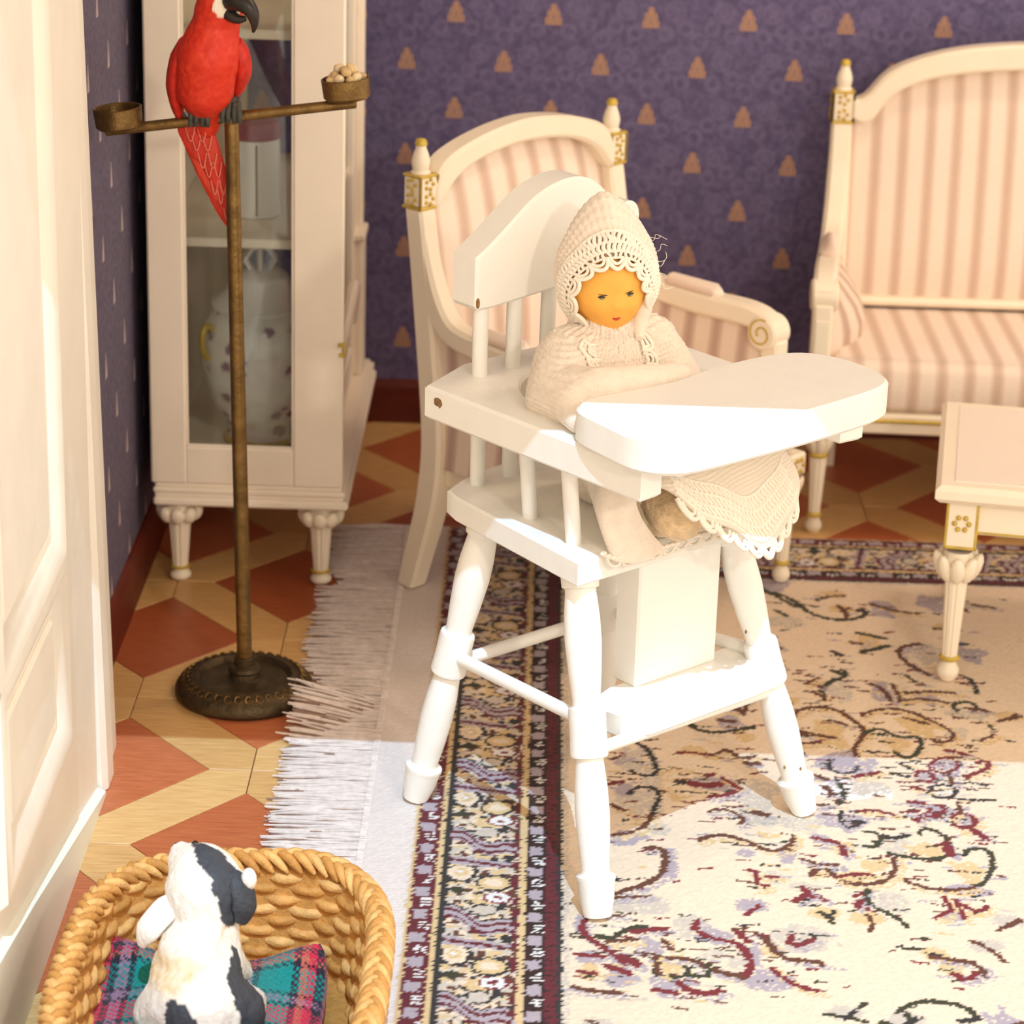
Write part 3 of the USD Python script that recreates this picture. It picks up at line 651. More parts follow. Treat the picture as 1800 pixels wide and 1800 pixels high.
def settee(name, label, catg, loc, rotz, half, crest_out, crest_in, zblock, depth, flare, seat_z, arm_z, rear_foot, bulge=.012, STR=None, STRS=None):
    """Armchair or sofa: local x forward, y to its right hand side... z up. half: distance of the back posts from the middle."""
    t = thing(name, label, catg, loc, rotz)
    zb0, zb1 = zblock
    def lean(z): return -.045 * max(0, (z - seat_z) / (zb0 - seat_z)) ** 1.2 + .045
    for s in (-1, 1):
        y = s * half
        pts = spline([(rear_foot, y * .97, 0), (.025, y * .985, .12), (.05, y, .24), (lean(.4), y, .40), (lean(.52), y, .52), (lean(zb0), y, zb0)], 30)
        bpm = sweep(pts, np.interp(pts[:, 2], [0, .2, .5, .7], [.019, .023, .021, .0185]), sec=rsec(1, 1, .25), up=(0, 1, 0)); bpm.vertices[:, 2] = np.maximum(bpm.vertices[:, 2], .0004)
        pp = part(t, 'back_post', bpm, CREAM, 30)
        bx = lean(zb0)
        blk = part(pp, 'rosette_block', box(bx - .02, bx + .02, y - .02, y + .02, zb0 + .002, zb1, .004), CREAM, 20)
        gl = part(pp, 'gilt_edging', cat(box(bx - .0215, bx + .0215, y - .0215, y + .0215, zb0 - .002, zb0 + .004, .0015), box(bx - .021, bx + .021, y - .021, y + .021, zb1 - .003, zb1 + .002, .0015)), GOLD, 20, kind='stuff')
        ros = []
        for zz in (zb0 + .016, zb1 - .014):
            for dx, dy in ((1, 0), (0, -1), (0, 1)):
                for a in np.arange(5) * 2 * PI / 5:
                    o = .0085
                    p = np.array([bx + dx * .0205, y + dy * .0205, zz + o * math.sin(a)])
                    p[1 if dx else 0] += o * math.cos(a)
                    ros.append(ball(p, .0036, 1))
            for (ex, ey) in ((1, 1), (1, -1)):
                ros.append(box(bx + ex * .018, bx + ex * .0215, y + ey * .02 - .002, y + ey * .02 + .002, zb0, zb1, .0005))
        part(pp, 'gilt_rosettes', cat(*ros), GOLD, 60, kind='stuff')
        fin = part(pp, 'finial', moved(lathe([(0, 0), (.016, 0), (.0165, .004), (.013, .007), (.0145, .014), (.0155, .022), (.0125, .034), (.0085, .044), (.0095, .05), (.0075, .056), (0, .058)], 24), (bx, y, zb1)), CREAM, 60)
        part(pp, 'finial_tip', moved(lathe([(0, .047), (.0098, .0475), (.0105, .051), (.008, .0575), (0, .0595)], 20), (bx, y, zb1)), GOLD, 60)
    # crest rail
    o, i = arch(half, 0, crest_out), arch(half, 0, crest_in)
    outl = np.vstack([o, i[::-1]])
    m = ext(outl, -.022, .024, .006)
    v = m.vertices.copy(); m.vertices = np.c_[v[:, 2] + .0, v[:, 0], v[:, 1]]
    part(t, 'crest_rail', m, CREAM, 30)
    # back cushion (filled up to the crest's inner edge)
    nb, nh = 41, 22
    ys = np.linspace(-half + .018, half - .018, nb)
    ztop = np.interp(ys, i[:, 0], i[:, 1]) + .004
    P = np.zeros((nb, nh, 3))
    for a in range(nb):
        zz = np.linspace(seat_z + .005, ztop[a], nh)
        w = np.clip(1 - (abs(ys[a]) / (half - .012)) ** 4, 0, 1); tt = np.linspace(0, 1, nh)
        bul = .020 * w * np.clip(1 - np.abs(2 * tt - 1) ** 4, 0, 1)
        P[a, :, 0] = [lean(z) for z in zz] + bul - .004; P[a, :, 1] = ys[a]; P[a, :, 2] = zz
    m = thick(P, .024)
    if m.vertex_normals[nb * nh // 2][0] < 0: m.invert()
    part(t, 'back_cushion', m, STR, 50)
    part(t, 'back_rail', box(.012, .052, -half + .015, half - .015, seat_z - .028, seat_z - .006, .004) if False else box(.03, .066, -half + .015, half - .015, seat_z + .005, seat_z + .022, .006), CREAM, 30)
    # seat frame and cushion
    yf = half + flare
    def plan(inset, x0, x1):
        return np.array([(x0, -half + inset), (x1, -yf + inset), (x1 + .008, -yf * .5), (x1 + .010, 0), (x1 + .008, yf * .5), (x1, yf - inset), (x0, half - inset)])
    part(t, 'seat_rail', ext(plan(.004, .02, depth), .198, .236, .004), CREAM, 25)
    part(t, 'gilt_bead', sweep(np.c_[plan(.0025, .02, depth)[1:-1] + [.002, 0], np.full(5, .224)], .0035, 6), GOLD, 60)
    pl = plan(.016, .03, depth - .002)
    m = ext(np.vstack([spline(pl[1:-1], 24), spline([pl[-1], pl[0]], 3)]) if False else np.vstack([pl[:1], spline(pl[1:-1], 20), pl[-1:]]), .232, seat_z, .022)
    part(t, 'seat_cushion', m, STR, 60)
    # arms
    for s in (-1, 1):
        y0, y1 = s * half, s * (half + flare)
        yy = lambda x: y0 + (y1 - y0) * np.clip(x / depth, 0, 1)
        pts = spline([(.010, yy(.02), .625), (.026, yy(.03), .565), (.048, yy(.05), .515), (.08, yy(.08), arm_z + .022), (.14, yy(.14), arm_z + .008), (.22, yy(.22), arm_z + .003), (.30, yy(.30), arm_z + .004), (.345, yy(.345), arm_z - .002), (.372, yy(.37), arm_z - .020)], 34)
        r = np.interp(np.linspace(0, 1, 34), [0, .3, .8, 1], [.0165, .019, .020, .019])
        ar = part(t, 'arm', sweep(pts, r, sec=rsec(1.0, 1.05, .35), up=(0, s, 0)), CREAM, 30)
        vol = moved(lathe([(0, -.024), (.026, -.024), (.030, -.020), (.030, .020), (.026, .024), (0, .024)], 28), (0, 0, 0), axis=[1, 0, 0], ang=PI / 2)
        vol.apply_translation((.357, yy(.35), arm_z - .020)); part(ar, 'volute', vol, CREAM, 30)
        sp = [np.array([.357 + (.026 - .0022 * a) * math.cos(a + 1.2), yy(.35) - s * .0245, arm_z - .02 + (.026 - .0022 * a) * math.sin(a + 1.2)]) for a in np.linspace(0, 9, 36)]
        part(ar, 'volute_groove', sweep(sp, .0018, 5), GOLD, 60)
        pad = box(.135, .255, -.017, .017, 0, .03, .012); pad.vertices[:, 1] += yy(pad.vertices[:, 0]); pad.vertices[:, 2] += arm_z + .012 - .05 * np.clip(pad.vertices[:, 0] - .2, 0, 1)
        part(ar, 'arm_pad', pad, STR, 50)
        # upholstered side below the arm
        n1, n2 = 14, 8; P = np.zeros((n1, n2, 3)); xs = np.linspace(.05, .352, n1)
        for a, x in enumerate(xs):
            zt = np.interp(x, [.05, .08, .14, .4], [.50, arm_z + .01, arm_z - .004, arm_z - .012])
            P[a, :, 0] = x; P[a, :, 2] = np.linspace(.234, zt, n2); P[a, :, 1] = yy(x) - s * (.006 + bulge * np.sin(np.linspace(0, PI, n2)) * abs(math.sin(PI * a / (n1 - 1))) ** .6)
        m = thick(P, .014 * (1 if s > 0 else -1) * 1.0)
        trimesh.repair.fix_normals(m)
        part(t, 'side_upholstery', m, STRS, 50)
        ap = part(t, 'arm_post', cat(box(.352, .388, yy(.37) - .018, yy(.37) + .018, .235, arm_z - .03, .005)), CREAM, 30)
        part(ap, 'gilt_edging', box(.386, .3895, yy(.37) - .012, yy(.37) + .012, .25, arm_z - .06, .001), mat('cream_panel', 'f2ead2', .45))
        # front leg: carved block, shaft, foot
        xl, yl = depth - .016, yy(depth) - s * .014
        fl = part(t, 'front_leg', moved(fluted(.035, .150, .0105, .0165), (xl, yl, 0)), CREAM, 30)
        part(fl, 'carved_block', box(xl - .022, xl + .022, yl - .022, yl + .022, .197, .238, .004), CREAM, 20)
        kn = cat(moved(acanthus(.176, .024, .042, 8), (xl, yl, 0)))
        part(fl, 'leaf_capital', kn, CREAM, 40)
        ros = [ball((xl + .0225, yl + .012 * math.cos(a), .217 + .012 * math.sin(a)), .0045, 1) for a in np.arange(6) * PI / 3]
        part(fl, 'gilt_rosette', cat(*ros), GOLD, 60, kind='stuff')
        part(fl, 'gilt_ring', moved(lathe([(0, .146), (.018, .147), (.0195, .151), (.016, .156), (0, .156)], 20), (xl, yl, 0)), GOLD, 40)
        part(fl, 'gilt_ring', moved(lathe([(0, .030), (.0135, .031), (.0145, .035), (.011, .039), (0, .039)], 20), (xl, yl, 0)), GOLD, 40)
        part(fl, 'foot', moved(lathe([(0, 0), (.011, 0), (.0155, .008), (.0155, .016), (.0105, .026), (.011, .031), (0, .031)], 20), (xl, yl, 0)), CREAM, 50)
    return t

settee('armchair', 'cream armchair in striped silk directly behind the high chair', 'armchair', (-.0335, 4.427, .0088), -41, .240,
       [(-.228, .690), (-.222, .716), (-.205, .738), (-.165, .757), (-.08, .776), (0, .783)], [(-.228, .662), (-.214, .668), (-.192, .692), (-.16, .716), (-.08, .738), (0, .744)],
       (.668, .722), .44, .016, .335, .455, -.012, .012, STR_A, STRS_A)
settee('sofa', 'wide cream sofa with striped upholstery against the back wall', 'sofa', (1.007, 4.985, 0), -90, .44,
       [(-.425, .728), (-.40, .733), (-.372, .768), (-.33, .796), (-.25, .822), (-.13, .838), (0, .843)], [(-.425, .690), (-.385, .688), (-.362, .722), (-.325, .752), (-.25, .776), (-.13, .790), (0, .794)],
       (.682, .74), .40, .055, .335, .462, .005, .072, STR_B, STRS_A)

# ================================================================ small table
tb_ = thing('occasional_table', 'white-topped occasional table with fluted gilded legs at the right edge', 'table', (.630, 3.893, .0088), -9)
part(tb_, 'table_top', ext(np.array([(0, 0), (.62, 0), (.62, .44), (0, .44)]), .312, .341, .008), CREAM, 25)
part(tb_, 'top_inlay', box(.028, .592, .028, .412, .338, .3425, .0015), mat('pink_white_top', 'f0e2d2', 0.35, vary=0.015), 20)
part(tb_, 'apron', cat(box(.062, .56, .03, .045, .255, .313, .003), box(.062, .56, .395, .41, .255, .313, .003), box(.03, .045, .05, .39, .255, .313, .003), box(.575, .59, .05, .39, .255, .313, .003)), CREAM, 20)
part(tb_, 'gilt_bead', cat(box(.066, .556, .027, .031, .258, .261, .001), box(.066, .556, .027, .031, .305, .308, .001), box(.064, .067, .027, .031, .258, .308, .001)), GOLD, 20, kind='stuff')
for x, y in ((.045, .045), (.575, .045), (.045, .395), (.575, .395)):
    lg = turned_leg(tb_, x, y, .232, .02)
    bl = part(lg, 'rosette_block', box(x - .024, x + .024, y - .024, y + .024, .232, .313, .003), CREAM, 20)
    part(lg, 'gilt_edging', cat(box(x - .0255, x + .0255, y - .0255, y + .0255, .232, .237, .001), box(x - .0255, x - .021, y - .0255, y - .021, .232, .312, .001), box(x + .021, x + .0255, y - .0255, y - .021, .232, .312, .001)), GOLD, 20, kind='stuff')
    part(lg, 'gilt_rosette', cat(*[ball((x + .011 * math.cos(a), y - .0245, .275 + .011 * math.sin(a)), .0045, 1) for a in np.arange(6) * PI / 3]), GOLD, 60, kind='stuff')

# ================================================================ the rug
# woven figures measured on the rug itself, in metres: strokes (colour, width in mm, points) and patches (colour, centre, half sizes)
RUG_STROKES = [('b',5,[(0.257,3.345),(0.282,3.364),(0.321,3.35),(0.356,3.324),(0.378,3.337),(0.388,3.372)]),('g',5,[(0.568,3.391),(0.586,3.407),(0.602,3.388),(0.609,3.36),(0.596,3.325),(0.574,3.315),(0.543,3.321),(0.518,3.33)]),('r',8,[(0.604,3.365),(0.605,3.331)]),('g',5,[(0.627,3.338),(0.645,3.351),(0.66,3.346),(0.662,3.313),(0.648,3.268),(0.624,3.239)]),('b',5,[(0.624,3.239),(0.596,3.229),(0.563,3.232),(0.532,3.252)]),('b',5,[(0.403,3.256),(0.425,3.274),(0.441,3.251),(0.46,3.236),(0.486,3.238),(0.509,3.253),(0.523,3.286),(0.524,3.314)]),('r',5,[(0.439,3.253),(0.463,3.263),(0.487,3.265)]),('r',4,[(0.457,3.201),(0.479,3.216)]),('g',5,[(0.479,3.219),(0.48,3.177),(0.498,3.157),(0.519,3.123)]),('r',6,[(0.459,3.17),(0.466,3.191)]),('r',6,[(0.474,3.166),(0.481,3.146)]),('r',5,[(0.318,3.264),(0.33,3.256),(0.331,3.227),(0.343,3.222)]),('r',5,[(0.345,3.247),(0.358,3.248)]),('r',6,[(0.376,3.182),(0.398,3.202),(0.417,3.188)]),('r',6,[(0.391,3.22),(0.401,3.195)]),('r',6,[(0.243,3.119),(0.242,3.092),(0.266,3.073),(0.287,3.065),(0.301,3.044),(0.306,3.011)]),('r',6,[(0.306,3.011),(0.301,2.987),(0.294,2.975)]),('b',6,[(0.317,3.094),(0.33,3.07),(0.342,3.042),(0.354,3.028),(0.378,3.025),(0.397,3.017)]),('r',6,[(0.363,3.088),(0.364,3.063),(0.39,3.079)]),('b',6,[(0.187,3.022),(0.207,3.021),(0.231,3.015),(0.252,2.998),(0.273,2.985),(0.294,2.977)]),('g',5,[(0.189,3.003),(0.188,2.975),(0.217,2.976),(0.22,3.0)]),('g',5,[(0.229,2.977),(0.246,2.978),(0.25,3.007)]),('r',7,[(0.18,2.939),(0.206,2.934)]),('r',8,[(0.211,2.957),(0.237,2.936),(0.263,2.942)]),('r',5,[(0.332,3.003),(0.349,2.976),(0.367,2.959),(0.391,2.951)]),('r',6,[(0.294,3.093),(0.307,3.069)]),('g',5,[(0.509,3.063),(0.529,3.064)]),('b',6,[(0.542,3.046),(0.565,3.04),(0.593,3.03),(0.604,3.002)]),('r',6,[(0.565,3.004),(0.578,2.991),(0.595,3.006)]),('r',5,[(0.58,3.205),(0.584,3.174),(0.56,3.149)]),('r',5,[(0.595,3.2),(0.6,3.149)]),('r',5,[(0.606,3.185),(0.619,3.171),(0.636,3.185)]),('k',4,[(0.466,3.622),(0.461,3.602),(0.468,3.583),(0.487,3.578),(0.503,3.599)]),('k',4,[(0.466,3.454),(0.461,3.43),(0.467,3.407),(0.487,3.414)]),('r',5,[(0.497,3.567),(0.518,3.578),(0.538,3.585)]),('r',5,[(0.491,3.456),(0.513,3.46),(0.539,3.447)]),('g',5,[(0.468,3.555),(0.474,3.534),(0.474,3.503),(0.466,3.478)]),('b',4,[(0.422,3.567),(0.438,3.568),(0.457,3.554)]),('b',7,[(0.449,3.532),(0.458,3.508)]),('b',4,[(0.424,3.469),(0.449,3.474)]),('g',5,[(0.495,3.391),(0.508,3.387),(0.51,3.358),(0.491,3.348)]),('k',4,[(0.519,3.387),(0.523,3.376),(0.553,3.384)]),('r',6,[(0.42,3.366),(0.449,3.354),(0.456,3.32)]),('b',4,[(0.396,3.302),(0.416,3.29),(0.445,3.289)]),('k',7,[(0.232,3.528),(0.254,3.526)]),('r',10,[(0.254,3.523),(0.276,3.519),(0.293,3.526)]),('r',6,[(0.278,3.55),(0.286,3.557)]),('r',6,[(0.277,3.482),(0.308,3.496),(0.323,3.516)]),('r',5,[(0.3,3.545),(0.32,3.519)]),('b',5,[(0.273,3.633),(0.296,3.628),(0.311,3.642),(0.324,3.624),(0.35,3.626)]),('b',9,[(0.34,3.599),(0.354,3.6)]),('b',4,[(0.274,3.434),(0.299,3.442),(0.322,3.414),(0.313,3.401)]),('b',8,[(0.34,3.439),(0.356,3.434)]),('r',4,[(0.612,3.607),(0.626,3.634),(0.645,3.642),(0.656,3.623),(0.644,3.597),(0.621,3.592),(0.612,3.607)]),('r',6,[(0.645,3.668),(0.662,3.663),(0.675,3.654)]),('r',4,[(0.588,3.573),(0.601,3.593),(0.614,3.582),(0.612,3.566),(0.592,3.561)]),('k',5,[(0.552,3.583),(0.576,3.572)]),('k',4,[(0.567,3.616),(0.585,3.599)]),('k',4,[(0.602,3.531),(0.615,3.547),(0.634,3.546),(0.64,3.527),(0.626,3.508),(0.607,3.51),(0.602,3.531)]),('k',3,[(0.616,3.531),(0.618,3.53)]),('r',4,[(0.594,3.469),(0.606,3.482),(0.616,3.474),(0.609,3.458),(0.595,3.457),(0.594,3.469)]),('r',6,[(0.566,3.491),(0.588,3.487)]),('r',7,[(0.57,3.432),(0.589,3.451),(0.602,3.446)]),('r',5,[(0.623,3.442),(0.636,3.457),(0.651,3.45),(0.653,3.426),(0.635,3.413),(0.623,3.424)]),('r',7,[(0.648,3.408),(0.661,3.386)]),('r',5,[(0.685,3.625),(0.7,3.633),(0.7,3.614),(0.68,3.593),(0.663,3.573)]),('k',4,[(0.644,3.553),(0.669,3.558),(0.688,3.55)]),('k',4,[(0.639,3.503),(0.664,3.502),(0.692,3.504)]),('b',4,[(0.637,3.59),(0.641,3.552)]),('b',4,[(0.637,3.485),(0.639,3.461)]),('r',5,[(0.575,3.541),(0.593,3.53)]),('r',4,[(0.551,3.457),(0.579,3.462)]),('b',5,[(0.424,3.772),(0.444,3.802),(0.469,3.807),(0.491,3.799),(0.512,3.765),(0.526,3.732),(0.516,3.691),(0.507,3.638)]),('b',4,[(0.479,3.763),(0.501,3.744)]),('b',5,[(0.429,3.718),(0.454,3.706),(0.479,3.698)]),('b',5,[(0.531,3.781),(0.563,3.808),(0.599,3.807),(0.633,3.775),(0.66,3.736),(0.656,3.702),(0.632,3.697)]),('b',5,[(0.595,3.779),(0.628,3.761)]),('g',5,[(0.527,3.719),(0.56,3.728),(0.578,3.709),(0.605,3.711),(0.606,3.671),(0.584,3.637),(0.566,3.655)]),('g',4,[(0.52,3.652),(0.555,3.654)]),('g',6,[(0.478,3.84),(0.478,3.876),(0.5,3.914),(0.519,3.931),(0.516,3.953)]),('b',6,[(0.459,3.904),(0.476,3.883)]),('b',5,[(0.453,3.896),(0.473,3.919)]),('b',5,[(0.459,3.867),(0.475,3.847)]),('g',6,[(0.261,3.732),(0.272,3.712),(0.3,3.704),(0.342,3.721),(0.357,3.726)]),('b',7,[(0.32,3.792),(0.334,3.835),(0.337,3.786)]),('b',7,[(0.306,3.749),(0.329,3.744)]),('b',6,[(0.556,3.904),(0.572,3.883),(0.582,3.841)]),('b',5,[(0.59,3.907),(0.598,3.849)]),('b',5,[(0.594,3.842),(0.628,3.852),(0.669,3.841)]),('b',5,[(0.61,3.872),(0.647,3.882),(0.686,3.878)]),('g',5,[(0.683,3.814),(0.68,3.835),(0.699,3.847),(0.715,3.83)]),('b',6,[(0.702,3.822),(0.728,3.817)]),('g',5,[(0.618,3.939),(0.63,3.917)]),('b',5,[(0.702,3.706),(0.726,3.728)]),('g',4,[(0.725,3.762),(0.729,3.748)]),('b',5,[(0.422,3.674),(0.454,3.68)]),('b',6,[(0.428,3.711),(0.436,3.705)]),('k',5,[(0.687,3.952),(0.713,3.946),(0.723,3.91),(0.722,3.881)]),('k',5,[(0.172,3.664),(0.194,3.627),(0.202,3.588),(0.2,3.55),(0.183,3.546),(0.166,3.56)]),('k',5,[(0.162,3.486),(0.182,3.508),(0.198,3.504),(0.202,3.464),(0.192,3.416)]),('b',5,[(0.192,3.416),(0.17,3.373),(0.135,3.354)]),('b',6,[(0.179,3.317),(0.202,3.316),(0.206,3.28),(0.197,3.242),(0.173,3.213),(0.132,3.184)]),('b',4,[(0.136,3.596),(0.156,3.611)]),('b',5,[(0.134,3.447),(0.155,3.431)]),('r',6,[(0.132,3.514),(0.152,3.522)]),('k',5,[(0.127,3.237),(0.14,3.221)]),('g',6,[(0.11,3.07),(0.127,3.067),(0.142,3.082),(0.172,3.099)]),('r',6,[(0.093,3.109),(0.095,3.069),(0.112,3.046),(0.133,3.018),(0.145,3.0)]),('r',7,[(0.157,3.083),(0.197,3.096)]),('b',5,[(0.122,3.056),(0.161,3.064)]),('r',6,[(0.082,3.02),(0.116,3.017)]),('r',7,[(0.121,2.994),(0.149,2.977)]),('b',6,[(0.075,2.939),(0.098,2.932),(0.134,2.929)]),('r',5,[(0.084,2.977),(0.104,2.974)]),('r',8,[(0.141,3.019),(0.16,3.001)]),('b',5,[(0.182,3.026),(0.188,2.979)]),('b',5,[(0.196,3.066),(0.205,3.042)]),('b',4,[(0.131,3.173),(0.18,3.182)]),('b',4,[(0.123,3.126),(0.143,3.125)]),('g',6,[(0.387,4.271),(0.433,4.275),(0.468,4.227),(0.496,4.179),(0.54,4.166),(0.578,4.194)]),('g',5,[(0.502,4.247),(0.539,4.293)]),('g',5,[(0.427,4.198),(0.444,4.175)]),('g',6,[(0.408,4.298),(0.461,4.218)]),('k',7,[(0.56,4.21),(0.582,4.203)]),('b',6,[(0.656,4.072),(0.633,4.062),(0.617,4.037),(0.629,3.985),(0.656,3.949)]),('k',7,[(0.507,4.028),(0.518,4.014)]),('g',7,[(0.556,4.111),(0.598,4.091)]),('b',6,[(0.543,4.07),(0.558,4.064)]),('g',7,[(0.558,4.032),(0.601,4.059)]),('b',6,[(0.402,4.074),(0.421,4.036)]),('b',6,[(0.399,3.988),(0.418,3.96)]),('b',5,[(0.596,4.238),(0.625,4.215),(0.666,4.202)]),('k',6,[(0.713,4.077),(0.735,4.078)]),('b',6,[(0.76,4.252),(0.803,4.239)]),('g',6,[(0.5,3.951),(0.519,3.931)])]
RUG_FILLS = [('t',0.354,3.367,0.019,0.014),('l',0.318,3.313,0.016,0.014),('w',0.476,3.521,0.073,0.037),('l',0.49,3.611,0.051,0.035),('l',0.469,3.424,0.044,0.035),('n',0.513,3.536,0.034,0.034),('l',0.374,3.314,0.013,0.028),('l',0.428,3.364,0.016,0.017),('t',0.452,3.337,0.024,0.023),('n',0.528,3.354,0.024,0.034),('t',0.573,3.346,0.029,0.023),('t',0.495,3.295,0.018,0.022),('t',0.465,3.255,0.031,0.019),('t',0.622,3.282,0.026,0.033),('l',0.612,3.228,0.036,0.016),('n',0.509,3.184,0.026,0.031),('n',0.39,3.223,0.021,0.015),('n',0.351,3.252,0.016,0.022),('n',0.235,3.104,0.023,0.03),('l',0.266,3.081,0.03,0.02),('n',0.38,3.084,0.045,0.039),('t',0.336,3.056,0.015,0.024),('l',0.31,3.03,0.012,0.029),('n',0.263,3.032,0.022,0.019),('l',0.325,2.97,0.036,0.023),('l',0.2,2.961,0.029,0.019),('t',0.206,2.995,0.015,0.019),('n',0.291,3.01,0.015,0.019),('t',0.545,3.051,0.02,0.019),('t',0.562,3.014,0.02,0.024),('l',0.638,3.615,0.017,0.018),('l',0.605,3.578,0.013,0.011),('w',0.62,3.529,0.018,0.017),('l',0.605,3.47,0.011,0.012),('l',0.638,3.434,0.015,0.018),('l',0.589,3.158,0.015,0.021),('n',0.352,3.5,0.033,0.049),('t',0.237,3.522,0.036,0.055),('c',0.237,3.522,0.029,0.043),('l',0.288,3.526,0.031,0.025),('n',0.337,3.432,0.027,0.035),('n',0.4,3.408,0.038,0.029),('w',0.442,3.519,0.02,0.037),('n',0.505,3.878,0.021,0.051),('t',0.471,3.708,0.035,0.047),('t',0.616,3.753,0.038,0.041),('t',0.572,3.682,0.026,0.033),('l',0.32,3.743,0.018,0.027),('t',0.34,3.691,0.017,0.02),('l',0.571,3.876,0.018,0.036),('l',0.638,3.86,0.03,0.029),('n',0.696,3.801,0.033,0.021),('n',0.67,3.723,0.018,0.027),('l',0.335,3.807,0.012,0.021),('n',0.167,3.605,0.026,0.051),('n',0.166,3.456,0.03,0.048),('n',0.196,3.513,0.014,0.12),('l',0.214,3.281,0.01,0.049),('c',0.167,3.267,0.023,0.043),('l',0.153,3.344,0.029,0.023),('n',0.205,3.376,0.016,0.023),('l',0.09,3.099,0.01,0.03),('l',0.104,3.016,0.027,0.024),('l',0.171,3.04,0.027,0.029),('t',0.101,2.978,0.022,0.019),('n',0.169,3.155,0.041,0.021),('l',0.132,2.962,0.022,0.023),('l',0.157,3.497,0.017,0.024),('n',0.442,4.15,0.032,0.033),('l',0.423,4.326,0.04,0.044),('l',0.609,4.214,0.023,0.042),('t',0.571,4.073,0.019,0.039),('n',0.675,4.027,0.038,0.046),('l',0.729,4.039,0.032,0.047),('l',0.704,4.247,0.039,0.042)]
WOOL = {'c': 'dcc7ad', 'r': '732c30', 'b': '5f3a2c', 'g': '3b3a2a', 'k': '33302f', 'l': 'a6999e', 'n': 'bfb3a4', 't': 'cdb183', 'w': 'd9d4cf', 'm': '5f262d', 'd': '33211f'}
WOOL = {k: lin(v) for k, v in WOOL.items()}
RX0, RX1, RY0, RY1 = -.143, 1.463, 2.555, 4.545
XW0, XW1 = -.213, 1.533            # the white woven ends
STEP = .0036
gx, gy = np.arange(XW0, XW1, STEP), np.arange(RY0 - .004, RY1 + .004, STEP)
GX, GY = np.meshgrid(gx, gy, indexing='ij')
rr = np.random.default_rng(11)
JXX, JYY = GX + rr.uniform(-.0022, .0022, GX.shape), GY + rr.uniform(-.0018, .0018, GX.shape)
COL = np.broadcast_to(WOOL['c'], GX.shape + (3,)).copy()
def put(mask, c): COL[mask] = WOOL[c]
def near(pts, w, X, Y):
    d = np.full(X.shape, 9.0); pts = spline([(a, b, 0) for a, b in pts], 8 * len(pts))[:, :2] if len(pts) > 2 else np.array(pts, float)
    for (ax, ay), (bx, by) in zip(pts[:-1], pts[1:]):
        L2 = (bx - ax) ** 2 + (by - ay) ** 2 + 1e-12
        t = np.clip(((X - ax) * (bx - ax) + (Y - ay) * (by - ay)) / L2, 0, 1)
        d = np.minimum(d, np.hypot(X - ax - t * (bx - ax), Y - ay - t * (by - ay)))
    return d < w
def window(x0, x1, y0, y1):
    i0, i1 = np.searchsorted(gx, (x0, x1)); j0, j1 = np.searchsorted(gy, (y0, y1)); return slice(max(i0, 0), i1), slice(max(j0, 0), j1)
CXR, CYR = .66, 3.55
mirrors = [(1, 1), (-1, 1), (1, -1), (-1, -1)]
def flipped(x, y, m): return (x if m[0] > 0 else 2 * CXR - x, y if m[1] > 0 else 2 * CYR - y)
def wanted(x, y, m):
    if m[0] < 0 and x < CXR + .34: return False
    if m[1] < 0 and y > 2.93: return False
    return True
edge = np.stack([JXX - RX0, RX1 - JXX, JYY - RY0, RY1 - JYY], -1).min(-1)
for m in mirrors:
    for c, x, y, ra, rb in RUG_FILLS:
        x, y = flipped(x, y, m)
        if not wanted(x, y, m): continue
        s = window(x - ra * 1.3, x + ra * 1.3, y - rb * 1.3, y + rb * 1.3); X, Y = JXX[s], JYY[s]
        k = ((X - x) / ra) ** 2 + ((Y - y) / rb) ** 2 + (meshkit.noise(np.stack([X * 70, Y * 45, X * 0], -1), 4) - .5) * 1.3 < .85
        hatch = rr.random(X.shape) < (.93 if c in 'tlw' else .8)
        COL[s][k & hatch] = WOOL[c]
# short hatching yarns beside the lines
rs3 = np.random.default_rng(31)
for c, w, pts in RUG_STROKES:
    for (a, b) in pts:
        for q in range(2):
            x, y = a + rs3.normal(0, .016), b + rs3.normal(0, .022); L = rs3.uniform(.004, .013)
            s = window(x - L - .006, x + L + .006, y - .008, y + .008); X, Y = JXX[s], JYY[s]
            if X.size: COL[s][near([(x - L, y), (x + L, y + rs3.normal(0, .003))], .0022, X, Y)] = WOOL['rbtlgnbk'[rs3.integers(8)]]
for m in mirrors:
    for c, w, pts in RUG_STROKES:
        q = [flipped(a, b, m) for a, b in pts]; cx, cy = np.mean(q, axis=0)
        if not wanted(cx, cy, m): continue
        xs, ys = [a for a, b in q], [b for a, b in q]
        s = window(min(xs) - .03, max(xs) + .03, min(ys) - .04, max(ys) + .04); X, Y = JXX[s], JYY[s]
        if c in 'rb':       # pale shadow yarn below and beside the dark line
            COL[s][near([(a + .007, b - .010) for a, b in q], .008, X, Y) & (rr.random(X.shape) < .55)] = WOOL['l' if w != 5 else 't']
        COL[s][near(q, w * .00088, X, Y)] = WOOL[c]
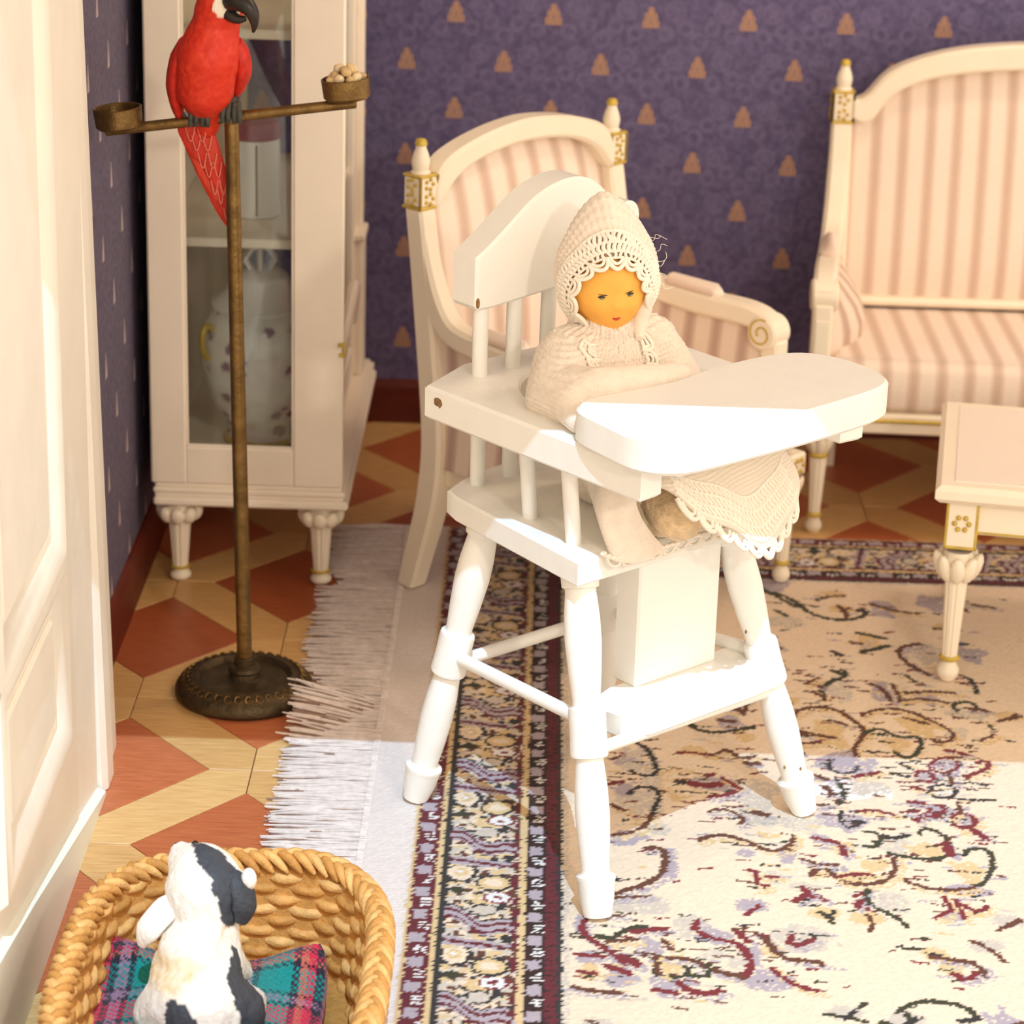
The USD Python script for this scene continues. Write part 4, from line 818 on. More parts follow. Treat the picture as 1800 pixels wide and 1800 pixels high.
# small scattered sprigs fill the ground between the large figures
rs2 = np.random.default_rng(23)
for k in range(150):
    x, y = rs2.uniform(.10, 1.22), rs2.uniform(2.78, 4.30); i, j = min(int((x - XW0) / STEP), GX.shape[0] - 1), min(int((y - gy[0]) / STEP), GX.shape[1] - 1)
    s = window(x - .045, x + .045, y - .05, y + .05); X, Y = JXX[s], JYY[s]
    busy = (np.abs(COL[s] - WOOL['c']).sum(-1) > .05).mean()
    if busy > .30: continue
    if busy < .06 and rs2.random() < .55: continue
    a = rs2.uniform(0, PI); L = rs2.uniform(.012, .028); d = np.array([math.cos(a), math.sin(a) * 1.4])
    COL[s][(((X - x) / .026) ** 2 + ((Y - y - .012) / .02) ** 2 + rr.random(X.shape) * .5 < 1)] = WOOL['nlt'[k % 3]]
    p = [(x - d[0] * L, y - d[1] * L), (x + d[1] * .004, y + .004), (x + d[0] * L, y + d[1] * L)]
    COL[s][near(p, .0042, X, Y)] = WOOL['rbbg'[k % 4]]
    if k % 2: COL[s][near([(x, y), (x + .014, y + .018)], .004, X, Y)] = WOOL['rbrk'[k % 4]]
# borders, counted inward from the edge of the figured ground
along_e = np.where((JXX - RX0 <= edge + 1e-9) | (RX1 - JXX <= edge + 1e-9), JYY, JXX)
e = edge
put(e < .205, 'c')
put((e >= 0) & (e < .005), 't'); put((e >= .005) & (e < .036), 'm'); put((e >= .036) & (e < .043), 't'); put((e >= .043) & (e < .047), 'k')
put((e >= .149) & (e < .158), 't'); put((e >= .158) & (e < .184), 'd'); put((e >= .184) & (e < .200), 'm'); put((e >= .2) & (e < .2065), 'k')
ph = (along_e / .062) % 1
put((e >= .009) & (e < .028) & (ph < .40), 'l'); put((e >= .018) & (e < .031) & (ph > .55) & (ph < .90) & ((along_e / .0078) % 1 < .5), 'w')
put((e >= .161) & (e < .180) & (ph < .40), 'l'); put((e >= .168) & (e < .182) & (ph > .55) & (ph < .90) & ((along_e / .0078) % 1 < .5), 'w')
put((e >= .186) & (e < .199) & ((along_e / .0125) % 1 < .3) & (rr.random(e.shape) < .5), 'd')
# floral band: a lilac wave, blossoms and sprigs in every repeat
PER = .222
u = (e - .047) / .102; inb = (u >= 0) & (u <= 1)
vv = ((along_e - 3.47) / PER) % 1.0
n1 = meshkit.noise(np.stack([u * 9, vv * 20, vv * 0], -1), 21); n2 = meshkit.noise(np.stack([u * 16, vv * 34, vv * 0 + 3], -1), 22)
put(inb, 'n'); put(inb & (n2 > .62), 'c'); put(inb & (n1 > .66), 't'); put(inb & (n1 < .30), 'b'); put(inb & (n2 < .24), 'k')
def blot(cu, cv, ru, rv, c, ring=None):
    d = ((u - cu) / ru) ** 2 + ((vv - cv) / rv) ** 2
    if ring: put(inb & (d < 1.55), ring)
    put(inb & (d < 1), c)
blot(.22, .93, .17, .11, 'c', 'k'); blot(.22, .93, .09, .055, 't'); blot(.20, .93, .05, .02, 'w'); blot(.66, .80, .20, .085, 't', 'k'); blot(.66, .80, .12, .045, 'c'); blot(.2, .70, .12, .04, 'g'); blot(.72, .62, .16, .06, 'w', 'r'); blot(.72, .62, .05, .022, 'r'); blot(.55, .46, .15, .06, 'n', 'k')
wave = .30 - .22 * (u - .5) + .05 * np.sin(u * 9)
put(inb & (np.abs(vv - wave) < .085), 'l'); put(inb & (np.abs(vv - wave - .03) < .016), 'm'); put(inb & (np.abs(vv - wave + .05) < .014), 'm'); put(inb & (np.abs(vv - wave - .088) < .012) & (n1 > .4), 'k')
wave2 = .05 - .10 * (u - .5); put(inb & (np.abs(vv - wave2) < .05), 'l'); put(inb & (np.abs(vv - wave2) < .016), 'm')
put(inb & (u > .90) & (n1 > .45), 'm'); put(inb & (u < .05), 'k')
blot(.85, .12, .08, .05, 'k'); blot(.45, .20, .10, .02, 'm')
field_edge = (e >= .2065) & (e < .216); put(field_edge & (rr.random(e.shape) < .6), 'n')
white = e < 0
COL[white] = lin('dccfc6')
COL *= (1 + (rr.random(GX.shape) - .5) * .12)[..., None]
if True:
    rib = (np.sin(GY / .0036 * PI) * .5 + .5)
    COL[white] *= (.92 + .08 * rib[white])[:, None]
ZR = .0062 + .0009 * rr.random(GX.shape) + np.where(white, -.0012, 0)
inner_wave = .0016 * meshkit.noise(np.stack([GX * 4, GY * 4, GX * 0], -1), 9)
ZR = ZR + inner_wave
rug = thing('rug', 'oriental rug with cream ground, dark floral border and white fringe', 'rug')
ru = UsdGeom.Xformable
V = np.stack([GX, GY, ZR], -1)
top = grid(V)
WOOLM = mat_vertex('wool_weave', 0.92, 0.12, bump=0.0, sheen=0.1)
part(rug, 'woven_ground', top, WOOLM, True, colors=COL.reshape(-1, 3))
part(rug, 'backing', box(XW0 + .002, XW1 - .002, RY0, RY1, .0006, .0052, .001), mat('rug_backing', 'd8cfc0', 0.9), False)
# hem stitches and fringe
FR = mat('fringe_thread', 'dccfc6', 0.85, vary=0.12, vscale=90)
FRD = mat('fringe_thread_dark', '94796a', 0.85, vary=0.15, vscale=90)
for side, xa, d in (('left', XW0, -1), ('right', XW1, 1)):
    st = [box(xa + d * .002 - .004, xa + d * .002 + .006, y, y + .0022, .0055, .0085, .0006) for y in np.arange(RY0, RY1 - .004, .0058)]
    part(rug, 'hem_stitch', cat(*st), FR, False, kind='stuff')
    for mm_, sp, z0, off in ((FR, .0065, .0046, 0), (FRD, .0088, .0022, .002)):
        ms = []
        for y in np.arange(RY0 + off, RY1, sp):
            L = .143 + rr.normal(0, .005) - (.004 if off else 0); dy = rr.normal(0, .0045); k = 9
            t = np.linspace(0, 1, k)
            x = xa + d * (L * t - .004); yy = y + dy * t ** 2 + .0016 * np.sin(t * rr.uniform(4, 9) + rr.uniform(0, 6)); zz = z0 + .0012 * np.sin(t * 7 + rr.uniform(0, 6)) + (1 - t) * .0006
            if side == 'left':      # the strands that lie over the perch's base
                dist = np.hypot(x - SX, yy - SY)
                over = (dist < .116) & (yy < SY - .018)
                hgt = np.interp(dist, [.088, .1085, .20], [.037, .029, .0045])
                zz = np.where(yy < SY - .016, np.maximum(zz, np.where(dist < .20, hgt + .002, 0)), zz)
                if yy[-1] >= SY - .016 and dist.min() < .112:
                    keep = dist > .1115
                    if keep.sum() < 3: continue
                    x, yy, zz, t = x[keep], yy[keep], zz[keep], t[keep]
            if side == 'left':
                keep = np.cumsum(np.hypot(x + .352, yy - 4.268) < .026) == 0
                if keep.sum() < 3: continue
                x, yy, zz, t = x[keep], yy[keep], zz[keep], t[keep]
            r = np.interp(t, [0, .8, 1], [.0029, .0026, .0011]) * rr.uniform(.8, 1.12)
            ms.append(sweep(np.c_[x, yy, zz], r, 4, sec=np.array([(1, -.6), (1, .6), (-1, .6), (-1, -.6)]), up=(0, 0, 1), caps=False))
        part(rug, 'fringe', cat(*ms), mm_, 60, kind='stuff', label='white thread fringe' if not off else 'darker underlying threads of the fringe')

# ================================================================ the high chair (local x points to the chair's front)
HO, HROT = (.1325, 3.4455, 0.0088), -48
hc = thing('high_chair', 'white painted wooden high chair with turned legs and tray, in the middle of the room', 'high chair', HO, HROT)
DZ = -HO[2]
CHIP = mat('bare_wood_chip', '8a6a45', 0.8, vary=.3, vscale=200)
seat_o = np.array([(.132, -.206), (.132, .152), (.10, .156), (-.15, .14), (-.185, .12), (-.212, .06), (-.218, -.02), (-.21, -.08), (-.196, -.13), (-.178, -.168), (-.15, -.178)])
st_ = part(hc, 'seat', ext(seat_o, .430, .466, .003), WHITE, 25)
def leg(top, foot):
    L = math.dist(top, foot)
    pr = [(0, 0), (.0125, 0), (.0165, .004), (.0205, .06), (.0225, .108), (.0235, .112), (.0235, .122), (.021, .126), (.0175, .130), (.0165, .14), (.019, .22), (.0205, .30), (.0195, .38), (.0165, .455), (.0165, .462), (.0215, .466), (.0225, .474), (.0218, .54), (.0222, .60), (.0212, .608), (.0168, .614), (.0165, .63), (.0195, .71), (.0218, .80), (.0212, .87), (.0185, .94), (.0185, .952), (.022, .956), (.0225, .985), (.021, 1.0), (0, 1.0)]
    m = lathe([(r * 1.13, z * L) for r, z in pr], 28)
    m = along(m, foot, top); m.vertices[:, 2] = np.maximum(m.vertices[:, 2], .0004); return m
LEGS = {'FL': ((.095, -.168, .432), (.230, -.236, 0)), 'FR': ((.095, .112, .432), (.188, .205, 0)), 'BL': ((-.12, -.145, .432), (-.186, -.208, 0)), 'BR': ((-.12, .090, .432), (-.178, .142, 0))}
for k, (a, b) in LEGS.items():
    part(hc, 'leg', leg(a, b), WHITE, 40)
def on_leg(k, z):
    a, b = map(np.array, LEGS[k]); return b + (a - b) * z / .432
for a, b, za, zb, r0, r1 in (('BL', 'FL', .228, .245, .0095, .0095), ('BR', 'FR', .228, .245, .0095, .0095), ('BL', 'BR', .214, .214, .0095, .0095), ('FL', 'FR', .207, .192, .0085, .0115)):
    p, q = on_leg(a, za), on_leg(b, zb)
    part(hc, 'stretcher', rod(p, q, r0, r1, 14), WHITE, 40)
fo = [(.172, -.11), (.172, .15), (.165, .158), (.09, .158)] + [(.09, -.085)] + [(.09 + .04 * math.cos(a) - .0, -.085 + .0 - .045 * math.sin(a)) for a in ()]
fo = [(.076, .158), (.076, -.090), (.084, -.115), (.102, -.132), (.128, -.139), (.152, -.134), (.167, -.120), (.173, -.097), (.172, .10), (.168, .140), (.150, .158)]
part(hc, 'footrest', ext(np.array(fo), .2010, .2375, .004), WHITE, 30)
part(hc, 'front_panel', box(.056, .102, -.062, .093, .2365, .4315, .003), WHITE, 20)
# the bow of the arm rails, one board bent round the back
ro = np.array([(.240, -.206), (.236, -.166)] + [(x, y) for x, y in spline([(.10, -.164, 0), (0, -.150, 0), (-.08, -.122, 0), (-.13, -.07, 0), (-.142, 0, 0), (-.13, .07, 0), (-.08, .122, 0), (0, .150, 0), (.10, .164, 0)], 30)[:, :2]] +
              [(.236, .166), (.240, .206), (-.14, .206), (-.175, .19), (-.222, .11), (-.226, 0), (-.222, -.11), (-.178, -.211)])
rail = part(hc, 'arm_rail', ext(ro, .579, .626, .004), WHITE, 25)
kn = ball((0, 0, 0), 1, 2, (.010, .0025, .008)); kn.vertices += meshkit.noise(kn.vertices * 300)[:, None] * .002
part(rail, 'worn_patch', moved(kn, (-.152, -.2105, .607)), CHIP, 50, label='chipped patch of bare wood')
sp_r = .0108
BACK = [(-.168, y) for y in (-.122, -.062, 0, .062, .122)]
for x, y in BACK:
    part(hc, 'back_spindle', rod((x - .004, y * .97, .462), (x + .0, y * 1.02, .742), sp_r, sp_r, 14), WHITE, 40)
for x, y in ((-.03, -.145), (.077, -.163), (-.03, .125), (.077, .138)):
    part(hc, 'side_spindle', rod((x, y, .462), (x + .012, y * 1.16, .582), sp_r, sp_r, 14), WHITE, 40)
# scalloped crest board, a little askew
q = spline([(-.1465, .797), (-.118, .815), (-.086, .838), (-.05, .864), (-.012, .880), (.03, .885), (.066, .874), (.098, .848), (.118, .836), (.138, .836), (.150, .828), (.154, .806)], 44)
q = np.vstack([q, [(.156, .748), (.15, .744), (-.12, .723), (-.141, .7235), (-.1465, .73)]])
m = ext(q, -.205, -.152, .004)
v = m.vertices.copy(); m.vertices = np.c_[v[:, 2], v[:, 0], v[:, 1]]
crb = part(hc, 'crest_board', m, WHITE, 25)
m = ball((0, 0, 0), 1, 1, (.004, .0025, .008)); part(crb, 'paint_chip', moved(m, (-.1535, -.1425, .735)), CHIP, 50, label='paint chip at the lower corner')
# tray
tp = np.vstack([spline([(.110, -.198, 0), (.122, -.209, 0), (.19, -.222, 0), (.245, -.226, 0), (.275, -.213, 0), (.294, -.185, 0), (.301, -.13, 0), (.305, 0, 0), (.302, .12, 0), (.293, .180, 0), (.274, .210, 0), (.238, .226, 0), (.19, .230, 0), (.150, .221, 0), (.120, .200, 0), (.104, .152, 0), (.100, .10, 0), (.102, .04, 0), (.112, -.03, 0), (.108, -.09, 0), (.100, -.16, 0), (.103, -.185, 0)], 90, closed=True)[:, :2]])
tray = part(hc, 'tray', ext(tp, .6265, .674, .005), WHITE, 25)
part(tray, 'tray_batten', box(.12, .262, -.163, -.143, .61, .628, .002), WHITE, 20)
part(tray, 'tray_batten', box(.12, .24, .143, .163, .61, .628, .002), WHITE, 20)
rsp = np.random.default_rng(5)
for k in range(26):      # little knocks in the paint of the right front leg
    t = rsp.uniform(.06, .40); c = on_leg('FR', t); a = rsp.uniform(-2.4, -.6)
    rad = .0215
    m = ball(c + np.array([rad * math.cos(a + PI / 2 - 1.1), rad * math.sin(a + PI / 2 - 1.1), 0]), .0018, 0, (1, 1, 1.8)) if k < 12 else None
    if m is not None and k < 8: part(hc, 'paint_knock', m, CHIP, 50)

# ================================================================ the doll in the high chair (same local axes)
doll = thing('baby_doll', 'baby doll in knitted cream bonnet and lace-hemmed dress seated in the high chair', 'doll', HO, HROT)
def knit_material(name, c, scale, rot=0.0, strength=.6):
    n = {'o': ('texture_coordinate', {}), 'm': ('mapping', {'rotation': (0, 0, rot), 'scale': (1, 1, 1)}), 'w': ('wave_texture', {'wave_type': 'bands', 'bands_direction': 'z', 'scale': scale, 'distortion': 1.2, 'detail': 2.0, 'detail_scale': 3.0}),
         'nz': ('noise_texture', {'scale': 700.0, 'detail': 3.0}), 'ad': ('math', {'math_type': 'multiply_add', 'value2': .5, 'value3': 0.0}), 'b': ('bump', {'strength': strength, 'distance': .003}),
         'p': ('principled_bsdf', {'roughness': .9, 'specular_ior_level': .15, 'sheen_weight': .25, 'base_color': lin(c)})}
    return usdkit.material(stage, '/World/Looks/' + name, n, [('o.object', 'm.vector'), ('m.vector', 'w.vector'), ('m.vector', 'nz.vector'), ('w.fac', 'ad.value1'), ('nz.fac', 'ad.value3'), ('ad.value', 'b.height'), ('b.normal', 'p.normal')], surface='p.BSDF')
KNIT = mat('cream_knit', 'f0e2d0', 0.92, vary=.05, vscale=60, bump=.5, bscale=520, spec=.15, sheen=.25)
LACE = mat('cream_lace', 'f3e9d8', 0.9, vary=.04, vscale=80, bump=.35, bscale=600, spec=.15, sheen=.2)
RIBK = knit_material('ribbed_knit', 'efe1cc', 70.0)
SKIN = mat('doll_skin', 'efb050', 0.62, vary=.06, vscale=40, bump=.12, bscale=220, spec=.3)

a_ = math.radians(-30); pit = math.radians(8); rol = math.radians(6)
f0 = np.array([math.cos(a_), math.sin(a_), 0]); r0_ = np.array([-f0[1], f0[0], 0])
hf = f0 * math.cos(pit) - np.array([0, 0, math.sin(pit)]); t0_ = np.cross(hf, r0_)
hr = r0_ * math.cos(rol) + t0_ * math.sin(rol); ht = t0_ * math.cos(rol) - r0_ * math.sin(rol)
HC = np.array([-.032, -.0215, .784])
def hdir(th, ph): return math.cos(th) * hf + math.sin(th) * (math.cos(ph) * hr + math.sin(ph) * ht)
def hrad(d, kr, kt, kb, kf):
    a, b, c = d @ hr, d @ ht, d @ hf
    e = 2 - .42 * min(max(b / .7, 0), 1) - .30 * min(max(-b / .7, 0), 1)
    return (abs(a / kr) ** e + abs(b / (kt if b > 0 else kb)) ** e + abs(c / kf) ** e) ** (-1 / e)
def skin_pt(th, ph, off=0.0):
    d = hdir(th, ph); R = hrad(d, .0625, .088, .088, .066)
    # cheeks, nose, chin, brow
    x, y = math.degrees(th) * math.cos(ph), math.degrees(th) * math.sin(ph)
    g = lambda cx, cy, s: math.exp(-((x - cx) ** 2 + (y - cy) ** 2) / (2 * s * s))
    R += .0045 * g(-20, -22, 11) + .0045 * g(20, -22, 11) + .0035 * g(-1, -14, 4.2) + .004 * g(0, -50, 13) - .0018 * (g(-16, -4, 7) + g(16, -4, 7)) + .001 * g(0, -28, 4) + .002 * g(0, 22, 18)
    return HC + d * (R + off)
nth, nph = 60, 72
P = np.array([[skin_pt(th, ph) for th in np.linspace(.001, PI - .05, nth)] for ph in np.arange(nph) * 2 * PI / nph])
part(doll, 'head', grid(P, closed_u=True), SKIN, True, label='orange-yellow doll face')
EYEM = mat('eye_paint', '3d3a2c', 0.4); BROWM = mat('brow_paint', '5d4a30', 0.6); LIPM = mat('lip_paint', 'b8432a', 0.5); IRIS = mat('iris_paint', '7d8f8a', 0.4)
def on_face(x, y, off=.0006):
    th = math.radians(math.hypot(x, y)); return skin_pt(th, math.atan2(y, x), off)
head_eye = []
for sx in (-1, 1):
    cx, cy = 17.0 * sx - 1, -3.5
    e_ = sweep([on_face(cx + dx, cy + .9 * math.cos(dx / 3.2)) for dx in np.linspace(-4.2, 4.2, 9)], np.array([.0005, .001, .0014, .0016, .0017, .0016, .0014, .001, .0005]), 8)
    ey = part(doll, 'eye', e_, EYEM, 60)
    part(ey, 'iris', ball(on_face(cx + .3, cy - 1.0, .0), .0022, 2), IRIS, 60)
    part(ey, 'lower_lid', sweep([on_face(cx + dx, cy - 1.6 + .05 * dx * dx * .5) for dx in np.linspace(-2.6, 2.6, 7)], .0005, 6), EYEM, 60)
    part(doll, 'eyebrow', sweep([on_face(cx + dx * sx, cy + 3.4 + .10 * dx) for dx in np.linspace(-6.5, 4.0, 8)], np.array([.0003, .0006, .0007, .0007, .0006, .0006, .0005, .0003]), 6), BROWM, 60)
part(doll, 'mouth', sweep([on_face(dx - 1, -31 - 1.2 * math.cos(dx / 2.6)) for dx in np.linspace(-4.4, 4.4, 9)], np.array([.0005, .0011, .0016, .0019, .0019, .0019, .0016, .0011, .0005]), 8), LIPM, 60)

# bonnet: knitted cap, open crochet rows and scalloped loops round the face
oa = np.array([0, 45, 90, 135, 180, 215, 250, 270, 300, 330, 360]); ot = np.array([37, 38, 36, 42, 53, 62, 70, 72, 66, 50, 37])
def open_th(ph): return math.radians(np.interp(math.degrees(ph) % 360, oa, ot))
def cap_pt(th, ph, off=0.0):
    d = hdir(th, ph); return HC + d * (hrad(d, .0695, .1175, .0945, .0735) + off)
nph, nth = 330, 96
P = np.zeros((nph, nth, 3))
for i in range(nph):
    ph = 2 * PI * i / nph; t0 = open_th(ph) + math.radians(26 if math.sin(ph) > -.55 else 6)
    for j in range(nth):
        th = t0 + (PI - .02 - t0) * j / (nth - 1)
        st = .0026 * (abs(math.sin(32 * ph + .35 * math.sin(j * 2 * PI / 6.0))) - .5) * (.75 + .25 * math.sin(j * 2 * PI / 6.0)) + .0005 * math.cos(j * 2 * PI / 6.0)
        P[i, j] = cap_pt(th, ph, st)
bon = part(doll, 'bonnet', grid(P, closed_u=True), KNIT, True, label='knitted cream bonnet')
LINB = mat('bonnet_lining', 'b59a7c', .95, spec=.05)
P2 = np.array([[cap_pt(open_th(ph) + math.radians(d), ph, -.0035) for d in (4, 12, 22, 34)] for ph in np.radians(np.arange(-30, 222, 4))])
lm = thick(P2, .002); trimesh.repair.fix_normals(lm)
part(bon, 'lining', lm, LINB, 60)
def ring(dth, off=.001, r=.0019, a0=-40, a1=232, n=120):
    return sweep([cap_pt(open_th(math.radians(a)) + math.radians(dth), math.radians(a), off + .0008 * math.sin(a * 1.3)) for a in np.linspace(a0, a1, n)], r, 7)
for dth, r in ((3, .0019), (9, .0021), (17, .0023), (25.5, .0028)):
    part(bon, 'crochet_cord', ring(dth, .0012, r), LACE, 60)
for r_i, (d0, d1, step) in enumerate(((3, 9, 8.0), (9, 17, 6.0), (17, 25.5, 5.0))):
    ms = []
    for a in np.arange(-38, 230, step):
        ph = math.radians(a + (1.5 if r_i else 0)); ms.append(sweep([cap_pt(open_th(ph) + math.radians(d0 + (d1 - d0) * t), ph + math.radians(1.2 * math.sin(t * 5 + a)), .0008 + .001 * math.sin(PI * t)) for t in np.linspace(0, 1, 5)], .0022 if r_i == 0 else .0031, 6))
    part(bon, 'crochet_bars', cat(*ms), LACE, 60, kind='stuff')
def loop_on(fn, c, half, depth, r=.0021, n=12, tube=7):
    """A scallop: fn(s, d) is the point s along the edge and d out from it."""
    return sweep([fn(c + half * math.cos(t), depth * math.sin(t)) for t in np.linspace(0, PI, n)], r, tube)
for k, a in enumerate(np.arange(-24, 232, 28)):
    fn = lambda s, d: cap_pt(max(open_th(math.radians(s)) - math.radians(d - 3), .05), math.radians(s), .0016 - .0001 * d)
    lp = part(bon, 'lace_loop', loop_on(fn, a, 14.5, 10.5, .0030), LACE, 60)
    part(lp, 'inner_thread', loop_on(fn, a, 9.0, 5.5, .0023), LACE, 60)
for k in range(7):
    a = math.radians(-5 + k * 11); th = open_th(0) + math.radians(45 + 6 * k % 30)
    b = cap_pt(math.radians(75 + 7 * (k % 3)), math.radians(-12 + k * 9), .0)
    d = (b - HC) / np.linalg.norm(b - HC); w = rng.normal(0, .004, (4, 3))
    part(bon, 'stray_yarn', sweep(spline([b, b + d * .006 + w[0] * .5, b + d * .012 + w[1], b + d * .016 + w[2] * 1.4], 12), .00032, 5), LACE, 60)

# bodice with sleeves: one continuous garment body
S = {'neck': ((-.036, -.014, .708), .046), 'chest': ((-.035, -.012, .655), .066), 'waist': ((-.030, -.010, .590), .070), 'hip': ((-.02, -.005, .525), .072), 'ls': ((-.035, -.085, .672), .043), 'le': ((.002, -.131, .640), .044), 'lf': ((.052, -.115, .650), .041), 'lh': ((.070, -.045, .656), .031), 'lh2': ((.076, .015, .658), .021),
     'rs': ((-.035, .066, .668), .043), 're': ((.004, .080, .622), .040), 'rh': ((.052, .045, .630), .026), 'fold': ((.050, -.155, .646), .026), 'fold2': ((.092, -.180, .640), .014)}
bod = blob(S, [('neck', 'chest'), ('chest', 'waist'), ('waist', 'hip'), ('chest', 'ls'), ('ls', 'le'), ('le', 'lf'), ('lf', 'lh'), ('lh', 'lh2'), ('chest', 'rs'), ('rs', 're'), ('re', 'rh'), ('le', 'fold'), ('lf', 'fold'), ('fold', 'fold2')], .0030, 9)
v = np.array(bod.vertices); nrm = np.array(bod.vertex_normals)
ang = np.arctan2(v[:, 1] + .012, v[:, 0] + .035)
plain = np.clip(((v[:, 0] - .045) / .02), 0, 1)      # the lower sleeve is plain cloth
rib = np.abs(np.sin(ang * 26)) * np.clip((v[:, 2] - .63) / .03, 0, 1) * (np.hypot(v[:, 0] + .035, v[:, 1] + .012) < .085)
row = np.sin(v[:, 2] * 2 * PI / .0060) * .0011 * (1 - plain) + (np.abs(np.sin((v[:, 1] - v[:, 0]) * PI / .0062)) - .5) * .0013 * (1 - plain)
bod.vertices = v + nrm * (row + .0042 * rib * (1 - plain) + .004 * (meshkit.fbm(v * 40, 3) - .5))[:, None]
part(doll, 'bodice', bod, KNIT, True, label='knitted bodice with wide sleeves')
# gathers and scalloped lace down the front
from scipy.spatial import cKDTree
_tree = cKDTree(bod.vertices); _nrm = np.array(bod.vertex_normals)
def on_body(p, off=.002):
    d, i = _tree.query(p, 3); w = 1 / (d + 1e-6); w /= w.sum()
    n = (_nrm[i] * w[:, None]).sum(0); n /= np.linalg.norm(n)
    q = (np.array(bod.vertices)[i] * w[:, None]).sum(0)
    return q + n * off
def surf_line(p0, p1, n): return [on_body(np.array(p0) + (np.array(p1) - np.array(p0)) * t) for t in np.linspace(0, 1, n)]
ms = []
for k in range(17):
    t = k / 16; s0 = -.045 + .06 * t; s1 = -.095 + .125 * t
    u0, u1 = .0, .030 if .25 < t < .85 else .012
    c = [on_body((u0 + (u1 - u0) * a, s0 + (s1 - s0) * a + .002 * math.sin(a * 9 + k), .706 - .052 * a), .0012) for a in np.linspace(0, 1, 9)]
    part(doll, 'yoke_gather', sweep(c, np.array([.001, .0017, .0022, .0024, .0024, .0023, .002, .0017, .001]), 6), KNIT, 60)
lines = (((.018, -.002, .708), (.040, .002, .646)), ((-.005, -.075, .700), (.036, -.078, .655)))
for k, (p0, p1) in enumerate(lines):
    p0, p1 = np.array(p0), np.array(p1); side = np.array([.5, .86, 0]) * (1 if k == 0 else -1)
    N = 3
    for j in range(N):
        c = p0 + (p1 - p0) * (j + .5) / N
        ax = (p1 - p0) / np.linalg.norm(p1 - p0)
        hl = np.linalg.norm(p1 - p0) / N / 2 * 1.05
        for (rad, rr_) in ((1.0, .0030), (.55, .0022)):
            pts = [on_body(c + ax * hl * rad * math.cos(t) + side * .021 * rad * math.sin(t), .0036) for t in np.linspace(-.3, PI + .3, 12)]
            if rad == 1.0: lp = part(doll, 'lace_loop', sweep(pts, rr_, 7), LACE, 60)
            else: part(lp, 'inner_thread', sweep(pts, rr_, 6), LACE, 60)
    part(doll, 'lace_cord', sweep(surf_line(p0, p1, 16), .0028, 7), LACE, 60)
# the bonnet's edge runs down into the collar on the right
b0 = cap_pt(open_th(math.radians(-14)) + .10, math.radians(-14), -.004); b1 = cap_pt(open_th(math.radians(-38)) + .06, math.radians(-38), -.006)
b2 = on_body(b1 + np.array([-.002, .002, -.022]), .004); b3 = on_body(b1 + np.array([.006, -.012, -.045]), .004)
part(doll, 'bonnet_tie', sweep(spline([b0, b1, b2, b3], 20), np.interp(np.linspace(0, 1, 20), [0, .4, .8, 1], [.007, .0125, .011, .005]), 10), KNIT, 60)
# skirt: upper flap held out under the tray
def ruled(top, bot, n1, n2, bulge, fold=0.0, nf=6):
    T, B = spline(top, n1), spline(bot, n1)
    P = np.zeros((n1, n2, 3))
    for i in range(n1):
        for j in range(n2):
            t = j / (n2 - 1); p = T[i] * (1 - t) + B[i] * t
            p = p + np.array(bulge) * math.sin(PI * t) + np.array([0, 0, 1.0]) * fold * math.sin(nf * PI * i / (n1 - 1)) * t
            P[i, j] = p
    return P
hemQ = [(.176, -.130, .567), (.208, -.108, .554), (.226, -.074, .527), (.234, -.014, .488), (.228, .048, .459), (.196, .118, .474), (.176, .156, .492), (.140, .168, .535)]
topQ = [(.06, -.105, .600), (.085, -.10, .612), (.10, -.075, .618), (.11, -.03, .620), (.11, .02, .620), (.10, .07, .616), (.08, .105, .608), (.05, .12, .60)]
Pq = ruled(topQ, hemQ, 90, 22, (.012, 0, .012), .004, 7)
rib = (np.abs(np.sin(np.arange(90) * PI / 2.0)) - .5) * .0012
fl = thick(Pq, .0035)
if fl.volume < 0: fl.invert()
skt = part(doll, 'skirt', fl, RIBK, 50, label='ribbed skirt front with crocheted lace hem')
hq = spline(hemQ, 200); hd = np.r_[0, np.cumsum(np.linalg.norm(np.diff(hq, axis=0), axis=1))]; HL = hd[-1]
def hem_pt(s, d):
    s = min(max(s, 0), HL); i = min(int(np.searchsorted(hd, s)), 199); p = hq[i]
    tq = spline(topQ, 200)[i]; out = p - tq; out /= np.linalg.norm(out); out = out * .55 + np.array([.02, -.05, -.62]); out /= np.linalg.norm(out)
    return p + out * d + np.array([0, 0, .0015])
def skirt_pt(s, t, off):
    f = s / HL * 89; i = int(min(max(f, 0), 88)); w = f - i
    j = (1 - t) * 21; jj = int(min(max(j, 0), 20)); z = j - jj
    p = (Pq[i, jj] * (1 - w) + Pq[i + 1, jj] * w) * (1 - z) + (Pq[i, jj + 1] * (1 - w) + Pq[i + 1, jj + 1] * w) * z
    n = np.cross(Pq[min(i + 1, 89), jj] - Pq[i, jj], Pq[i, jj + 1] - Pq[i, jj]); n /= np.linalg.norm(n) + 1e-9
    if n[2] < 0 and abs(n[2]) > .1: n = -n
    if n[0] < 0 and abs(n[2]) <= .1: n = -n
    return p + n * off
for t in (.05, .14, .24, .34):
    part(skt, 'crochet_cord', sweep([skirt_pt(s, t, .0028) for s in np.linspace(.045, HL * .86, 80)], .0026, 6), LACE, 60)
ms = []
for r_i, (ta, tb2) in enumerate(((.05, .14), (.14, .24), (.24, .34))):
    for s in np.arange(.05, HL * .85, .0095):
        ms.append(sweep([skirt_pt(s + .0035 * math.sin(q * 6), ta + (tb2 - ta) * q, .0032) for q in np.linspace(0, 1, 5)], .0026, 5))
part(skt, 'crochet_bars', cat(*ms), LACE, 60, kind='stuff')
